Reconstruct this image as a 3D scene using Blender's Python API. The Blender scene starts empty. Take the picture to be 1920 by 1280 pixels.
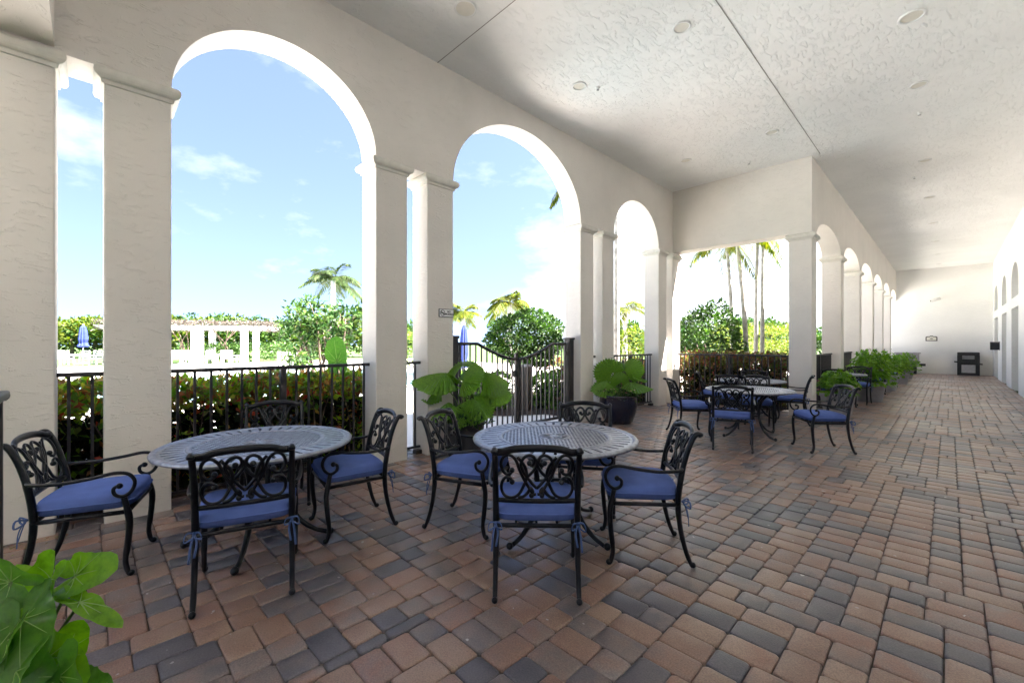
import bpy, bmesh, math, random
from mathutils import Vector, Matrix
R = random.Random(7)
sc = bpy.context.scene
COL = sc.collection
PI = math.pi

# ------------------------------------------------------------------ helpers
class MB:
    """collects shapes; build() links them as ONE mesh object"""
    def __init__(s): s.v = []; s.f = []; s.sm = []
    def add(s, vs, fs, smooth=False):
        o = len(s.v); s.v.extend([tuple(p) for p in vs])
        for f in fs: s.f.append([i + o for i in f]); s.sm.append(smooth)
    def quad(s, a, b, c, d, smooth=False): s.add([a, b, c, d], [(0, 1, 2, 3)], smooth)
    def box(s, x0, y0, z0, x1, y1, z1, ch=0.0):
        if ch <= 0:
            s.add([(x0,y0,z0),(x1,y0,z0),(x1,y1,z0),(x0,y1,z0),(x0,y0,z1),(x1,y0,z1),(x1,y1,z1),(x0,y1,z1)],
                  [(0,3,2,1),(4,5,6,7),(0,1,5,4),(1,2,6,5),(2,3,7,6),(3,0,4,7)])
        else:
            bm = bmesh.new(); bmesh.ops.create_cube(bm, size=1)
            for v in bm.verts:
                v.co = Vector((x0+(v.co.x+.5)*(x1-x0), y0+(v.co.y+.5)*(y1-y0), z0+(v.co.z+.5)*(z1-z0)))
            bmesh.ops.bevel(bm, geom=bm.edges[:], offset=ch, segments=2, affect='EDGES', profile=.5)
            bm.verts.index_update()
            s.add([v.co[:] for v in bm.verts], [[v.index for v in f.verts] for f in bm.faces], False); bm.free()
    def tube(s, pts, rad, n=8, flat=None, caps=True):
        """tube along pts; rad number or list; flat=(axis vector, factor): squash along axis"""
        pts = [Vector(p) for p in pts]; m = len(pts)
        if not isinstance(rad, (list, tuple)): rad = [rad]*m
        rings = []; up = None
        for i, p in enumerate(pts):
            t = (pts[min(i+1, m-1)] - pts[max(i-1, 0)])
            if t.length < 1e-9: t = Vector((0, 0, 1))
            t.normalize()
            if up is None:
                up = Vector((0, 0, 1)) if abs(t.z) < .9 else Vector((1, 0, 0))
            a = t.cross(up)
            if a.length < 1e-6: a = t.cross(Vector((0, 1, 0.01)))
            a.normalize(); b = a.cross(t).normalized(); up = b
            ring = []
            for k in range(n):
                an = 2*PI*(k+.5)/n
                d = a*math.cos(an)*rad[i] + b*math.sin(an)*rad[i]
                if flat: 
                    ax = Vector(flat[0]); d -= ax*d.dot(ax)*(1-flat[1])
                ring.append(p + d)
            rings.append(ring)
        vs = [q for r in rings for q in r]; fs = []
        for i in range(m-1):
            for k in range(n):
                fs.append((i*n+k, i*n+(k+1)%n, (i+1)*n+(k+1)%n, (i+1)*n+k))
        if caps: fs.append(tuple(range(n-1, -1, -1))); fs.append(tuple((m-1)*n+k for k in range(n)))
        s.add(vs, fs, True)
    def ball(s, c, r, n=8, m=5, sq=1):
        vs = [(c[0], c[1], c[2]+r*sq)]; fs = []
        for i in range(1, m):
            for k in range(n):
                a = PI*i/m; b = 2*PI*k/n
                vs.append((c[0]+r*math.sin(a)*math.cos(b), c[1]+r*math.sin(a)*math.sin(b), c[2]+r*sq*math.cos(a)))
        vs.append((c[0], c[1], c[2]-r*sq)); L = len(vs)-1
        for k in range(n):
            fs.append((0, 1+k, 1+(k+1) % n)); fs.append((L, 1+(m-2)*n+(k+1) % n, 1+(m-2)*n+k))
            for i in range(m-2): fs.append((1+i*n+k, 1+(i+1)*n+k, 1+(i+1)*n+(k+1) % n, 1+i*n+(k+1) % n))
        s.add(vs, fs, True)
    def lathe(s, prof, n=32, c=(0, 0, 0), power=2.0):
        """profile [(r,z)]; power>2 gives a rounded-square plan"""
        vs = []; fs = []
        for r, z in prof:
            for k in range(n):
                a = 2*PI*k/n; ca, sa = math.cos(a), math.sin(a)
                q = 1.0 if power == 2 else 1/((abs(ca)**power+abs(sa)**power)**(1/power))
                vs.append((c[0]+r*q*ca, c[1]+r*q*sa, c[2]+z))
        for i in range(len(prof)-1):
            for k in range(n): fs.append((i*n+k, i*n+(k+1) % n, (i+1)*n+(k+1) % n, (i+1)*n+k))
        s.add(vs, fs, True)
    def leaf(s, p, d, nrm, L, W, bend=.15):
        """pointed leaf of four quads' worth, bent along its length"""
        d = d.normalized(); sd = d.cross(nrm)
        if sd.length < 1e-4: sd = d.cross(Vector((.3, .9, .2)))
        sd.normalize(); nn = sd.cross(d)
        a = p; m1 = p+d*L*.38-nn*L*bend*.25; e = p+d*L-nn*L*bend
        s.add([a, m1+sd*W*.5+nn*W*.12, e, m1-sd*W*.5+nn*W*.12, m1], [(0, 4, 1), (4, 2, 1), (0, 3, 4), (4, 3, 2)], True)
    def build(s, name, mat, parent=None, loc=None, recalc=False, auto=None):
        me = bpy.data.meshes.new(name); me.from_pydata(s.v, [], s.f); 
        me.polygons.foreach_set('use_smooth', s.sm)
        if recalc:
            bm = bmesh.new(); bm.from_mesh(me); bmesh.ops.recalc_face_normals(bm, faces=bm.faces[:]); bm.to_mesh(me); bm.free()
        me.update()
        if mat: me.materials.append(mat)
        o = bpy.data.objects.new(name, me); COL.objects.link(o)
        if parent: o.parent = parent
        if loc: o.location = loc
        return o

def tag(o, label=None, cat=None, group=None, kind=None):
    if label: o['label'] = label
    if cat: o['category'] = cat
    if group: o['group'] = group
    if kind: o['kind'] = kind
    return o
def thing(name, label, cat, loc=(0, 0, 0), rz=0, group=None):
    o = bpy.data.objects.new(name, None); COL.objects.link(o); o.location = loc; o.rotation_euler = (0, 0, rz)
    o.empty_display_size = .1
    return tag(o, label, cat, group)
def dup(root, loc=None, rz=None, label=None, group=None, parent=None):
    r = root.copy(); COL.objects.link(r)
    if parent: r.parent = parent
    if loc is not None: r.location = loc
    if rz is not None: r.rotation_euler = (0, 0, rz)
    if label: r['label'] = label
    if group: r['group'] = group
    for ch in list(root.children): dup(ch, parent=r)
    return r
def crom(pts, k=6):
    """Catmull-Rom through pts"""
    P = [Vector(p) for p in pts]; P = [P[0]*2-P[1]] + P + [P[-1]*2-P[-2]]; out = []
    for i in range(1, len(P)-2):
        for j in range(k):
            t = j/k; a, b, c, d = P[i-1], P[i], P[i+1], P[i+2]
            out.append(.5*((2*b)+(c-a)*t+(2*a-5*b+4*c-d)*t*t+(3*b-a-3*c+d)*t**3))
    out.append(P[-2]); return out
def lin(a, b, n): return [a+(b-a)*i/n for i in range(n+1)]
# camera model: used to turn measured sight lines into metres
FH, CH = 807.0, 1.45
def at(u, v, t):
    du, dv = u-960, 645-v
    return Vector((t*(-575.1+.7014*du), t*(566.+.7127*du), CH+t*dv))

# ------------------------------------------------------------------ materials
def new_mat(name):
    m = bpy.data.materials.new(name); m.use_nodes = True
    nt = m.node_tree; b = nt.nodes['Principled BSDF']; return m, nt, b
def N(nt, t, **k):
    n = nt.nodes.new(t)
    for a, v in k.items():
        if hasattr(n, a): setattr(n, a, v)
        else: n.inputs[a.replace('_', ' ')].default_value = v
    return n
def ramp(nt, stops, interp='LINEAR'):
    r = nt.nodes.new('ShaderNodeValToRGB'); r.color_ramp.interpolation = interp
    e = r.color_ramp.elements
    while len(e) < len(stops): e.new(.5)
    for x, (p, c) in zip(e, stops): x.position = p; x.color = (*c, 1) if len(c) == 3 else c
    return r
def pos(nt, scale=(1, 1, 1), obj=False):
    m = nt.nodes.new('ShaderNodeMapping'); m.inputs['Scale'].default_value = scale
    if obj:
        t = nt.nodes.new('ShaderNodeTexCoord'); nt.links.new(t.outputs['Object'], m.inputs['Vector'])
    else:
        g = nt.nodes.new('ShaderNodeNewGeometry'); nt.links.new(g.outputs['Position'], m.inputs['Vector'])
    return m
def plain(name, col, rough=.6, metal=0, noise=.12, scale=14, bump=0, spec=.5, coat=0):
    m, nt, b = new_mat(name)
    p = pos(nt, obj=True); n = N(nt, 'ShaderNodeTexNoise', Scale=scale, Detail=4); nt.links.new(p.outputs[0], n.inputs['Vector'])
    c0 = tuple(max(0, x*(1-noise)) for x in col); c1 = tuple(min(1, x*(1+noise)) for x in col)
    r = ramp(nt, [(.3, c0), (.7, c1)]); nt.links.new(n.outputs['Fac'], r.inputs[0]); nt.links.new(r.outputs[0], b.inputs['Base Color'])
    b.inputs['Roughness'].default_value = rough; b.inputs['Metallic'].default_value = metal
    b.inputs['Specular IOR Level'].default_value = spec; b.inputs['Coat Weight'].default_value = coat
    if bump:
        bp = N(nt, 'ShaderNodeBump', Strength=.5, Distance=bump); n2 = N(nt, 'ShaderNodeTexNoise', Scale=scale*6, Detail=3)
        nt.links.new(p.outputs[0], n2.inputs['Vector']); nt.links.new(n2.outputs['Fac'], bp.inputs['Height']); nt.links.new(bp.outputs[0], b.inputs['Normal'])
    return m
def stucco(name, col, sc_a, dist, dirt=.06, sharp=(.45, .62)):
    m, nt, b = new_mat(name)
    p = pos(nt, sc_a); L = nt.links.new
    n1 = N(nt, 'ShaderNodeTexNoise', Scale=1.0, Detail=5, Roughness=.55, Distortion=1.2); L(p.outputs[0], n1.inputs['Vector'])
    r1 = ramp(nt, [(sharp[0], (0, 0, 0)), (sharp[1], (1, 1, 1))]); L(n1.outputs['Fac'], r1.inputs[0])
    p2 = pos(nt); n2 = N(nt, 'ShaderNodeTexNoise', Scale=85, Detail=3); L(p2.outputs[0], n2.inputs['Vector'])
    ad = N(nt, 'ShaderNodeMath', operation='MULTIPLY_ADD'); ad.inputs[1].default_value = .22
    L(n2.outputs['Fac'], ad.inputs[0]); L(r1.outputs[0], ad.inputs[2])
    bp = N(nt, 'ShaderNodeBump', Strength=.8, Distance=dist); L(ad.outputs[0], bp.inputs['Height']); L(bp.outputs[0], b.inputs['Normal'])
    n3 = N(nt, 'ShaderNodeTexNoise', Scale=.9, Detail=6, Roughness=.6); L(p2.outputs[0], n3.inputs['Vector'])
    c0 = tuple(x*(1-dirt) for x in col); c1 = tuple(min(1, x*(1+dirt*.6)) for x in col)
    r3 = ramp(nt, [(.3, c0), (.68, c1)]); L(n3.outputs['Fac'], r3.inputs[0]); L(r3.outputs[0], b.inputs['Base Color'])
    b.inputs['Roughness'].default_value = .85; b.inputs['Specular IOR Level'].default_value = .25
    return m
def foliage(name, cols, rough=.5, trans=.3, spec=.22):
    m, nt, b = new_mat(name); L = nt.links.new
    g = nt.nodes.new('ShaderNodeNewGeometry'); k = len(cols)
    r = ramp(nt, [((i+.5)/k, c) for i, c in enumerate(cols)]); L(g.outputs['Random Per Island'], r.inputs[0])
    L(r.outputs[0], b.inputs['Base Color']); b.inputs['Roughness'].default_value = rough; b.inputs['Specular IOR Level'].default_value = spec
    tr = nt.nodes.new('ShaderNodeBsdfTranslucent'); mx = nt.nodes.new('ShaderNodeMixShader'); mx.inputs[0].default_value = trans
    p = pos(nt); nz = N(nt, 'ShaderNodeTexNoise', Scale=38, Detail=4, Roughness=.65); L(p.outputs[0], nz.inputs['Vector'])
    rz_ = ramp(nt, [(.28, (.62, .66, .60)), (.5, (1, 1, 1)), (.74, (1.28, 1.18, 1.05))]); L(nz.outputs['Fac'], rz_.inputs[0])
    mo = N(nt, 'ShaderNodeMix', data_type='RGBA', blend_type='MULTIPLY'); mo.inputs[0].default_value = 1; L(r.outputs[0], mo.inputs[6]); L(rz_.outputs[0], mo.inputs[7]); L(mo.outputs[2], b.inputs['Base Color'])
    hs = N(nt, 'ShaderNodeHueSaturation', Saturation=1.15, Value=1.7); L(mo.outputs[2], hs.inputs['Color']); L(hs.outputs[0], tr.inputs['Color'])
    L(b.outputs[0], mx.inputs[1]); L(tr.outputs[0], mx.inputs[2]); L(mx.outputs[0], nt.nodes['Material Output'].inputs['Surface'])
    return m
M = {}
M['wall'] = stucco('cream_stucco', (.745, .70, .65), (8.5, 8.5, 27), .0042, .08, (.55, .66))
M['white_wall'] = stucco('white_stucco', (.83, .825, .81), (7, 7, 14), .004, .04)
M['ceil'] = stucco('ceiling_stucco', (.87, .868, .855), (19, 7.5, 14), .0078, .05, (.53, .65))
M['trim'] = plain('painted_trim', (.66, .63, .57), .7, noise=.05, bump=.002)
M['iron'] = plain('black_cast_aluminium', (.013, .013, .016), .28, .35, noise=.3, scale=30, spec=.45)
M['irontop'] = plain('sky_sheen_cast_aluminium', (.27, .28, .32), .34, .5, noise=.35, scale=22, spec=.7)  # pale blue-grey stands in for sky reflected on the dark tabletop metal
M['rail'] = plain('bronze_railing_paint', (.035, .03, .03), .42, .1, noise=.2, scale=9)
M['cushion'] = plain('blue_outdoor_canvas', (.10, .155, .42), .85, noise=.10, scale=9, bump=.0015, spec=.2)
M['tie'] = plain('blue_tie_fabric', (.08, .13, .30), .9, noise=.1)
M['mulch'] = plain('mulch', (.055, .035, .025), .95, noise=.6, scale=30, bump=.03)
M['deck'] = plain('pool_deck_concrete', (.78, .74, .70), .8, noise=.06, scale=.8, bump=.002)
M['grass'] = plain('lawn', (.06, .11, .025), .9, noise=.35, scale=3, bump=.02)
M['sand'] = plain('joint_sand', (.10, .082, .070), .95, noise=.35, scale=25, bump=.004)
M['navy'] = plain('navy_glaze', (.008, .010, .028), .16, noise=.3, scale=5, spec=.6, coat=.5)
M['darkpot'] = plain('charcoal_pot', (.03, .03, .034), .45, noise=.3, scale=6, bump=.002)
M['greypot'] = plain('grey_stone_pot', (.33, .32, .33), .75, noise=.12, scale=8, bump=.003)
M['soil'] = plain('potting_soil', (.03, .02, .014), .95, noise=.5, scale=40, bump=.01)
M['white'] = plain('white_paint', (.8, .8, .79), .5, noise=.03)
M['black'] = plain('black_plastic', (.018, .018, .02), .5, noise=.2)
M['grey'] = plain('grey_panel', (.36, .36, .37), .6, noise=.15)
M['greypale'] = plain('pale_grey_panel', (.55, .55, .56), .6, noise=.1)
M['earleaf'] = foliage('ear_leaf', [(.10,.25,.05),(.11,.26,.05)], .5, .3)
M['blue_canvas'] = plain('navy_umbrella_canvas', (.022, .04, .20), .8, noise=.2, scale=6)
M['wood'] = plain('brown_bollard', (.10, .075, .06), .6, noise=.2)
M['bark'] = plain('bark', (.16, .12, .09), .9, noise=.35, scale=10, bump=.01)
M['ptrunk'] = plain('palm_trunk', (.36, .34, .31), .9, noise=.4, scale=7, bump=.02)
M['stem'] = plain('green_stem', (.10, .16, .04), .6, noise=.25)
M['brownstem'] = plain('brown_stem', (.09, .06, .04), .8, noise=.3)
M['darkleaf'] = foliage('glossy_dark_leaf', [(.09,.23,.03),(.11,.26,.04),(.06,.16,.03)], .28, .38, .55)
M['vein'] = plain('pale_leaf_vein', (.30, .48, .12), .5, noise=.1)
M['lens'] = plain('frosted_lens', (.70, .67, .60), .4, noise=.03)
M['cream_sign'] = plain('sign_cream', (.72, .70, .62), .5, noise=.02)
M['ink'] = plain('sign_black', (.02, .02, .02), .5, noise=.05)
M['joint'] = plain('joint_grey', (.30, .29, .27), .9, noise=.1)  # even grey for the ceiling control joints
M['petal'] = foliage('pink_petals', [(.6, .12, .16), (.7, .35, .35), (.75, .5, .5)], .6, .3)
M['glass'], nt, b = new_mat('window_glass'); b.inputs['Base Color'].default_value = (.05, .06, .07, 1); b.inputs['Roughness'].default_value = .04; b.inputs['Specular IOR Level'].default_value = .8
M['water'], nt, b = new_mat('pool_water'); b.inputs['Base Color'].default_value = (.25, .5, .62, 1); b.inputs['Roughness'].default_value = .06
_p = pos(nt); _n = N(nt, 'ShaderNodeTexNoise', Scale=2.5, Detail=3); nt.links.new(_p.outputs[0], _n.inputs['Vector'])
_b = N(nt, 'ShaderNodeBump', Strength=.4, Distance=.05); nt.links.new(_n.outputs['Fac'], _b.inputs['Height']); nt.links.new(_b.outputs[0], b.inputs['Normal'])
M['innerleaf'] = foliage('shade_toned_inner_leaves', [(.02,.03,.012),(.03,.022,.014),(.025,.04,.014),(.012,.016,.008)], .7, .1, .1)  # dark tones paint the shade inside a hedge onto its older leaves
M['croton'] = foliage('croton_leaves', [(.10,.24,.03),(.30,.46,.05),(.08,.18,.03),(.46,.46,.06),(.14,.30,.04),(.17,.12,.05),(.42,.06,.04),(.07,.14,.03),(.16,.07,.04),(.22,.38,.05),(.48,.20,.07),(.10,.22,.03)], .4, .35)  # leaf tones raised to stand in for sun on the hedge top
M['croton_red'] = foliage('dark_red_croton_leaves', [(.15,.04,.03),(.24,.08,.06),(.10,.10,.03),(.30,.14,.10),(.09,.17,.03),(.11,.03,.025),(.16,.22,.05),(.06,.10,.02)], .4, .25)
M['bush'] = foliage('bush_leaves', [(.02,.055,.015),(.035,.085,.02),(.06,.12,.02),(.025,.065,.02),(.08,.13,.03)], .5, .25)
M['hedge'] = foliage('clipped_hedge_leaves', [(.02,.05,.012),(.04,.09,.016),(.065,.125,.02),(.03,.07,.015)], .5, .22)
M['boxhedge'] = foliage('box_hedge_leaves', [(.09,.19,.03),(.13,.25,.04),(.18,.30,.06),(.10,.21,.04)], .5, .3)
M['yhedge'] = foliage('yellow_green_leaves', [(.07,.11,.015),(.12,.155,.02),(.05,.09,.015),(.15,.17,.03)], .5, .3)
M['palm'] = foliage('palm_leaflets', [(.03,.055,.02),(.035,.065,.02),(.05,.08,.025),(.07,.09,.03)], .55, .15)
M['ypalm'] = foliage('yellow_palm_leaflets', [(.05,.085,.012),(.10,.125,.015),(.17,.175,.02),(.07,.10,.015)], .5, .25)
M['fan'] = foliage('fan_palm_leaf', [(.07,.18,.02),(.13,.27,.03),(.10,.22,.025)], .35, .35, .45)
M['fgleaf'] = foliage('soft_green_leaf', [(.15,.34,.02),(.19,.40,.03),(.10,.24,.03)], .35, .5, .5)
M['planter_leaf'] = foliage('planter_leaves', [(.10,.24,.02),(.16,.32,.03),(.07,.17,.02),(.20,.36,.05)], .4, .4)
M['vine'] = foliage('dry_vine', [(.07,.055,.05),(.04,.03,.028),(.05,.05,.03),(.22,.20,.19),(.035,.03,.027)], .8, .1)
M['agave'] = foliage('agave_leaf', [(.10,.16,.13),(.14,.20,.16)], .5, .1)
def paver_mat():
    m, nt, b = new_mat('tumbled_pavers'); L = nt.links.new
    g = nt.nodes.new('ShaderNodeNewGeometry'); p = pos(nt)
    n = N(nt, 'ShaderNodeTexNoise', Scale=6.0, Detail=4, Roughness=.6); L(p.outputs[0], n.inputs['Vector'])
    # each paver picks a tone, and blends in a second tone across its face
    mm = N(nt, 'ShaderNodeMath', operation='MULTIPLY_ADD'); mm.inputs[1].default_value = .46; L(n.outputs['Fac'], mm.inputs[0])
    ad = N(nt, 'ShaderNodeMath', operation='ADD'); ad.inputs[1].default_value = -.23; L(g.outputs['Random Per Island'], ad.inputs[0]); L(ad.outputs[0], mm.inputs[2])
    r = ramp(nt, [(.0, (.088, .082, .098)), (.16, (.118, .104, .116)), (.30, (.190, .142, .126)), (.44, (.235, .138, .104)),
                  (.60, (.300, .200, .150)), (.76, (.245, .132, .098)), (.90, (.215, .165, .150)), (1.0, (.128, .110, .118))])
    L(mm.outputs[0], r.inputs[0])
    n2 = N(nt, 'ShaderNodeTexNoise', Scale=140, Detail=2); L(p.outputs[0], n2.inputs['Vector'])
    n4 = N(nt, 'ShaderNodeTexNoise', Scale=.8, Detail=4); L(p.outputs[0], n4.inputs['Vector'])
    r2 = ramp(nt, [(.3, (.72, .72, .72)), (.7, (1.2, 1.2, 1.2))]); L(n2.outputs['Fac'], r2.inputs[0])
    mx = N(nt, 'ShaderNodeMix', data_type='RGBA', blend_type='MULTIPLY'); mx.inputs[0].default_value = 1
    L(r.outputs[0], mx.inputs[6]); L(r2.outputs[0], mx.inputs[7])
    # pale flecks (droppings, lime)
    n3 = N(nt, 'ShaderNodeTexNoise', Scale=13, Detail=3); L(p.outputs[0], n3.inputs['Vector'])
    r3 = ramp(nt, [(.715, (0, 0, 0)), (.73, (1, 1, 1))]); L(n3.outputs['Fac'], r3.inputs[0])
    mx2 = N(nt, 'ShaderNodeMix', data_type='RGBA'); L(r3.outputs[0], mx2.inputs[0]); L(mx.outputs[2], mx2.inputs[6]); mx2.inputs[7].default_value = (.45, .43, .42, 1)
    L(mx2.outputs[2], b.inputs['Base Color'])
    rr = ramp(nt, [(.35, (.28, .28, .28)), (.65, (.46, .46, .46))]); L(n4.outputs['Fac'], rr.inputs[0]); L(rr.outputs[0], b.inputs['Roughness'])
    bp = N(nt, 'ShaderNodeBump', Strength=.35, Distance=.004); L(n2.outputs['Fac'], bp.inputs['Height']); L(bp.outputs[0], b.inputs['Normal'])
    b.inputs['Specular IOR Level'].default_value = .5; b.inputs['Coat Weight'].default_value = .22; b.inputs['Coat Roughness'].default_value = .22
    return m
M['paver'] = paver_mat()

# ------------------------------------------------------------------ setting: ground, deck, paving
def sheet(name, poly, z, mat):
    mb = MB(); mb.add([(x, y, z) for x, y in poly], [tuple(range(len(poly)))])
    return tag(mb.build(name, mat), kind='structure')
rect = lambda x0, y0, x1, y1: [(x0, y0), (x1, y0), (x1, y1), (x0, y1)]
sheet('ground', rect(-420, -420, 420, 420), -.06, M['grass'])
sheet('pool_deck', [(-40, -38), (-5.17, -38), (-5.17, 42), (-40, 42)], -.045, M['deck'])  # far end lengthened to bounce more light into the corridor
sheet('planting_bed', [(-5.2, -8), (-5.2, 3.25), (-6.3, 3.1), (-6.55, 2.2), (-6.5, -8)], -.035, M['mulch'])
bed = [(-6.2, 6.55), (-6.45, 6.1), (-7.0, 5.75), (-7.9, 5.65), (-9.6, 6.0), (-10.2, 8), (-9, 10.2), (-6.6, 10.6), (-5.2, 10.6), (-5.2, 6.95), (-6.0, 6.9)]
sheet('shrub_bed', bed, -.033, M['mulch'])
sheet('added_bounce_walk', [(-2.33, 10.7), (-5.17, 10.7), (-5.17, 11.9), (-8.2, 12.4), (-8.6, 30), (-2.33, 30)], -.0305, M['deck'])  # pale paving added to bounce daylight into the dim corridor
sheet('hedge_bed', [(-2.6, 10.8), (-5.1, 10.8), (-5.1, 11.85), (-2.6, 11.85)], -.028, M['mulch'])
sheet('garden_bed', [(-8.2, 12.4), (-5.17, 11.9), (-5.6, 10.7), (-10, 12.2), (-11, 17), (-9.4, 19), (-8.6, 19)], -.031, M['mulch'])
sheet('lawn', [(-16, 22), (-11, 30), (-9, 60), (-40, 60), (-40, 24.2)], -.029, M['grass'])
sheet('tree_bed', [(-9.2+1.3*math.cos(a*PI/8), 3.45+1.3*math.sin(a*PI/8)) for a in range(16)], -.030, M['mulch'])
pool = MB(); pool.add([(x, y, -.036) for x, y in rect(-24, -6, -13.5, 12)], [(0, 1, 2, 3)]); tag(pool.build('pool_water', M['water']), kind='structure')
cop = MB()
for a in ((-24.35, -6.35, -24, 12.35), (-13.5, -6.35, -13.15, 12.35), (-24, -6.35, -13.5, -6), (-24, 12, -13.5, 12.35)): cop.box(a[0], a[1], -.05, a[2], a[3], -.0)
tag(cop.build('pool_coping', M['deck']), kind='structure')
sheet('paving_base', rect(-5.16, -.62, 1.45, 10.72), -.014, M['sand'])
sheet('corridor_base', rect(-2.33, 10.72, 1.45, 29.8), -.014, M['sand'])
sheet('corridor_base_behind', rect(-2.33, -7.6, 1.45, -.62), -.004, M['sand'])

def pave(mb, x0, y0, nx, ny, u, swap, rnd):
    """random tiling of 2x2, 3x2 and 2x3 unit pavers"""
    W, Hh = (ny, nx) if swap else (nx, ny)
    occ = [[False]*W for _ in range(Hh)]
    for j in range(Hh):
        i = 0
        while i < W:
            if occ[j][i]: i += 1; continue
            run = 0
            while i+run < W and not occ[j][i+run]: run += 1
            ch = rnd.random()
            if run == 1: w, h = 1, 2
            elif run == 3: w, h = 3, 2
            elif run == 2: w, h = (2, 3) if ch < .22 else (2, 2)
            elif ch < .44 and run != 4: w, h = 3, 2
            elif ch < .58: w, h = 2, 3
            else: w, h = 2, 2
            if j+h > Hh: h = Hh-j
            for b in range(h):
                for a in range(w):
                    if i+a < W: occ[j+b][i+a] = True
            if swap: X0, Y0, X1, Y1 = x0+j*u, y0+i*u, x0+(j+h)*u, y0+(i+w)*u
            else: X0, Y0, X1, Y1 = x0+i*u, y0+j*u, x0+(i+w)*u, y0+(j+h)*u
            i += w
            g = .0016
            X0 += g; Y0 += g; X1 -= g; Y1 -= g
            dz = rnd.uniform(-.0022, .0015); tx = rnd.uniform(-.005, .005); ty = rnd.uniform(-.005, .005)
            cx, cy = (X0+X1)/2, (Y0+Y1)/2; jit = [rnd.uniform(-.0022, .0022) for _ in range(16)]
            vs = []
            for ring, (ins, z, cc) in enumerate(((0, -.016, .010), (.0005, -.0065, .011), (.0038, -.0017, .014), (.010, 0, .017))):
                a0, b0, a1, b1 = X0+ins, Y0+ins, X1-ins, Y1-ins; c = cc
                o = [(a0+c, b0), (a1-c, b0), (a1, b0+c), (a1, b1-c), (a1-c, b1), (a0+c, b1), (a0, b1-c), (a0, b0+c)]
                for q, (x, y) in enumerate(o):
                    x += jit[q]; y += jit[q+8]
                    vs.append((x, y, z+(dz+(x-cx)*tx+(y-cy)*ty if ring else 0)))
            fs = []
            for r in range(3):
                for q in range(8): fs.append((r*8+q, r*8+(q+1) % 8, (r+1)*8+(q+1) % 8, (r+1)*8+q))
            fs.append(tuple(24+q for q in range(8)))
            mb.add(vs, fs, True)
pv = MB(); U = .0765; rp = random.Random(3)
pave(pv, -1.93, -1.6, 44, int(31.4/U), U, False, rp)
pave(pv, -1.93-42*U, -.62, 42, int(11.35/U), U, True, rp)
pav = tag(pv.build('paving', M['paver']), kind='structure')

# ------------------------------------------------------------------ building shell
XL, XO = -4.785, -5.155
SPR, CEIL = 3.68, 5.20
LC = [(-.61, -.18), (.09, .52), (2.44, 2.862), (3.162, 3.577), (6.496, 6.905), (7.212, 7.615), (9.54, 9.947), (10.27, 10.68)]
def arch_strip(mb, xa, xb, ys, zf, ztop):
    """wall between x planes xa (back) and xb (front) over the y samples, its underside following zf(y)"""
    for a, b in zip(ys, ys[1:]):
        e = 1e-5; za, zb = zf(a+e), zf(b-e)
        mb.quad((xb, a, za), (xb, b, zb), (xb, b, ztop), (xb, a, ztop))
        mb.quad((xa, b, zb), (xa, a, za), (xa, a, ztop), (xa, b, ztop))
        mb.quad((xa, a, za), (xa, b, zb), (xb, b, zb), (xb, a, za), True)
    for y, d in ((ys[0], 0), (ys[-1], 1)):
        z = zf(y+1e-5 if d == 0 else y-1e-5); mb.quad((xa, y, z), (xb, y, z), (xb, y, ztop), (xa, y, ztop))
def capital(mb, x0, y0, x1, y1):
    prof = [(.0, 3.548), (.014, 3.553), (.018, 3.575)]
    for k in range(9):
        a = -PI/2+PI*k/8; prof.append((.022+.040*math.cos(a), 3.632+.05*math.sin(a)))
    prof += [(.012, 3.690), (0.003, 3.690)]
    vs = []; fs = []
    for o, z in prof: vs += [(x0-o, y0-o, z), (x1+o, y0-o, z), (x1+o, y1+o, z), (x0-o, y1+o, z)]
    for i in range(len(prof)-1):
        for k in range(4): fs.append((i*4+k, i*4+(k+1) % 4, (i+1)*4+(k+1) % 4, (i+1)*4+k))
    mb.add(vs, fs, False)
def column(parent, x0, y0, x1, y1):
    mb = MB(); mb.box(x0, y0, -.05, x1, y1, SPR, .012); c = mb.build('column', M['wall'], parent)
    mb = MB(); capital(mb, x0, y0, x1, y1); k = mb.build('capital', M['trim'], c, recalc=True)
    return c
def ell(y, y0, y1, rise):
    q = (y-(y0+y1)/2)/((y1-y0)/2); return SPR+rise*math.sqrt(max(0, 1-q*q))
def arc_ys(y0, y1, n=40): return [(y0+y1)/2-(y1-y0)/2*math.cos(PI*i/n) for i in range(n+1)]
arc = thing('garden_arcade', 'cream stucco arcade with three tall arches and paired columns facing the pool', 'arcade', (0, 0, 0))
ARCH = [(.52, 2.44, .885), (3.577, 6.496, 1.20), (7.615, 9.54, .885)]
ys = [-.61, -.18, .09]
for a in ARCH: ys += arc_ys(a[0], a[1])
ys = sorted(set([round(y, 6) for y in ys]+[2.862, 3.162, 6.905, 7.212, 9.947, 10.27, 10.68]))
def zf(y):
    for a in ARCH:
        if a[0] < y < a[1]: return ell(y, *a)
    return SPR
mb = MB(); arch_strip(mb, XO, XL, ys, zf, CEIL); mb.build('wall', M['wall'], arc)
for a, b in LC: column(arc, XO, a, XL, b)

# cross beams closing the two ends of the alcove
for nm, y0, y1, lab in (('cross_beam', 10.275, 10.675, 'deep cream beam over the open far end of the alcove'),
                        ('cross_beam', -.605, -.185, 'cream beam end above the leftmost column')):
    mb = MB(); mb.box(XL+.002, y0, SPR+.03, -1.922, y1, CEIL-.001); tag(mb.build(nm, M['wall']), lab, 'beam')

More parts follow.
